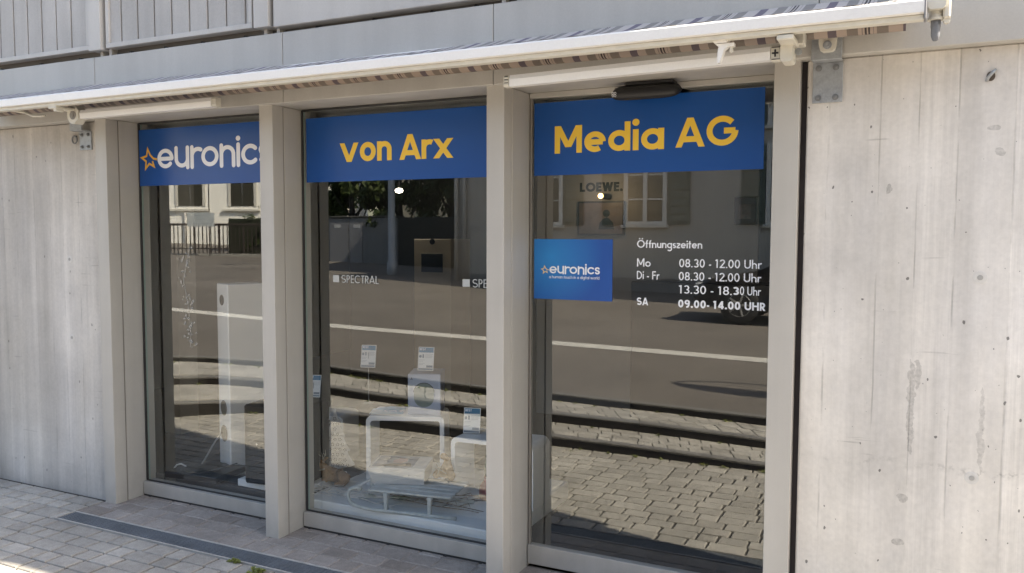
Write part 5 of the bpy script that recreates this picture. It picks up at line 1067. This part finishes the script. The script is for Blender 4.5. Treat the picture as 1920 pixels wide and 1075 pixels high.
t = thing('lamp_post', 'plain pale grey lamp post on the far side of the road', 'lamp post', (-14.25, -16.8, .35)); mb = MB(); mb.lathe([(.16, 0), (.16, .5), (.115, .55), (.10, 3.5), (.075, 6.5)], (0, 0, 0), 16); mb.build('pole', mk('pale galvanised pole', (.30, .33, .37), .55, .08, 6), t, local=True, smooth=True); mb = MB(); mb.tube([(0, 0, 6.4), (0, .5, 6.75), (0, 1.2, 6.85)], .04, 8); mb.box((-.12, 1.1, 6.80), (.12, 1.75, 6.92), .03); mb.build('pole_head', mk('grey lamp casing', (.3, .3, .3)), t, local=True)
t = thing('notice_board', 'pale grey notice board on a thin pole in front of the railing', 'sign', (-25.0, -19.55, .9), math.atan2(-.42, .9)); mb = MB(); mb.tube([(.28, -.03, -.2), (.28, -.03, 2.75)], .022, 8); mb.build('pole', IRON, t, local=True); mb = MB(); mb.box((-.56, 0, 1.08), (.50, .03, 1.62), .004); bd = mb.build('board', mk('pale grey board', (.40, .43, .44), .6, .04), t, local=True)
for z, xa, xb, hh in ((1.50, -.28, .26, .03), (1.335, -.17, .12, .06), (1.18, -.30, .30, .032)):
    x = xa
    while x < xb: l = random.uniform(.03, .07); mb = MB(); mb.box((x, .0305, z), (x+l, .032, z+hh*random.uniform(.7, 1)), .0005); mb.build('faded_word', mk('grey print', (.2, .2, .2)), bd, local=True); x += l+.022
t = thing('pale_house', 'pale house half hidden behind the trees', 'house', (-21, -36, 0)); mb = MB(); mb.box((-6, -6, -.2), (10, 0, 9), .02); mb.build('wall', mk('pale render', (.26, .25, .21), .9, .06, 1), t, local=True); mb = MB(); mb.prism([(-6.5, 8.95), (.5, 8.95), (-3, 11.5)], 0, -6.4, 10.4); mb.build('roof', TILE, t, local=True)
for x in (-4, -1, 2, 5, 8):
    for z in (1.6, 4.6): shutter(x-.7, x+.7, z, z+1.6, .004, SHUT, t, 10)
# dark parked car, seen only by its front end
t = thing('parked_car', 'dark parked car whose front wheel and shadow show mirrored in the glass door', 'car', (-3.45, -10.75, .235))
def sect(y, inset, top):
    return [(.05+inset, .28), (.0+inset, .45), (.06+inset, .62), (.22+inset, .74), (1.15, .92), (1.85+inset*.5, 1.36*top), (2.3, 1.44*top), (3.3, 1.42*top), (3.95-inset, 1.02), (4.25-inset, .95), (4.32-inset, .60), (4.28-inset, .28)]
ys = [(-.87, .12, .93), (-.80, .03, .97), (-.4, 0, 1), (.4, 0, 1), (.80, .03, .97), (.87, .12, .93)]; mb = MB(); n = 12
for (y, ins, tp) in ys: 
    for (x, z) in sect(y, ins, tp): mb.v.append((x, y*(.86 if z > 1.0 else 1), z)); mb.c.append(.5)
for i in range(len(ys)-1):
    for k in range(n): mb.f.append((i*n+k, i*n+(k+1) % n, (i+1)*n+(k+1) % n, (i+1)*n+k))
mb.f.append(tuple(range(n))); mb.f.append(tuple((len(ys)-1)*n+k for k in range(n))[::-1]); mb.build('body', mk('dark car paint', (.012, .013, .016), .18, .05), t, local=True)
mb = MB(); mb.add([(1.30, .885*.88, .97), (3.75, .885*.88, 1.02), (3.2, .76, 1.36), (1.95, .76, 1.31)], [(0, 1, 2, 3)]); mb.build('side_window', PANE, t, local=True)
for x in (.82, 3.45):
    for sy in (1, -1):
        mb = MB(); yy = sy*.80; mb.lathe([(.20, -.09), (.30, -.10), (.325, -.07), (.325, .07), (.30, .10), (.20, .09)], (x, yy, .325), 28, 1); wh = mb.build('wheel', mk('tyre rubber', (.02, .02, .02), .85, .1), t, local=True, smooth=True)
        mb = MB()
        mb.lathe([(.205, sy*.085), (.19, sy*.095), (.185, sy*.05)], (x, yy, .325), 24, 1, cap=False); mb.lathe([(.05, sy*.05), (.05, sy*.085), (.02, sy*.09)], (x, yy, .325), 14, 1)
        for k in range(5): a = 2*math.pi*k/5; mb.tube([(x+.04*math.cos(a), yy+sy*.075, .325+.04*math.sin(a)), (x+.19*math.cos(a), yy+sy*.08, .325+.19*math.sin(a))], [.028, .022], 6)
        mb.build('rim', mk('silver alloy', (.5, .5, .5), .3, metal=.6), wh, local=True)
for sy in (1, -1): mb = MB(); mb.box((.035, sy*.62-.14, .56), (.16, sy*.62+.14, .68), .02); mb.build('headlight', mk('clear lamp lens', (.4, .42, .44), .1), t, local=True)
# unseen pole and loop added to throw the small shadow on the road
t = thing('shadow_pole', 'unseen pole with a loop shaped head added to cast a shadow on the road', 'shadow pole', (6.4, -3.35, .1)); mb = MB(); mb.lathe([(.09, 0), (.09, .6), (.06, .65), (.045, 5.0)], (0, 0, 0), 12); mb.build('pole', GALV, t, local=True, smooth=True)
mb = MB(); mb.tube([(0, 0, 4.9), (-.6, 0, 5.15), (-2.3, .05, 5.1)], .03, 8); mb.build('arm', GALV, t, local=True, smooth=True)
mb = MB(); mb.layer = 0
el = [(-2.75+.95*math.cos(q), .12+.33*math.sin(q)) for q in [i*math.pi/20 for i in range(40)]]; mb.tube([(x, y, 5.1) for x, y in el], .022, 6, closed=True); mb.prism([(x, y) for x, y in el if y >= .12-1e-6], 2, 5.085, 5.115); mb.build('pole_head', DARK, t, local=True)
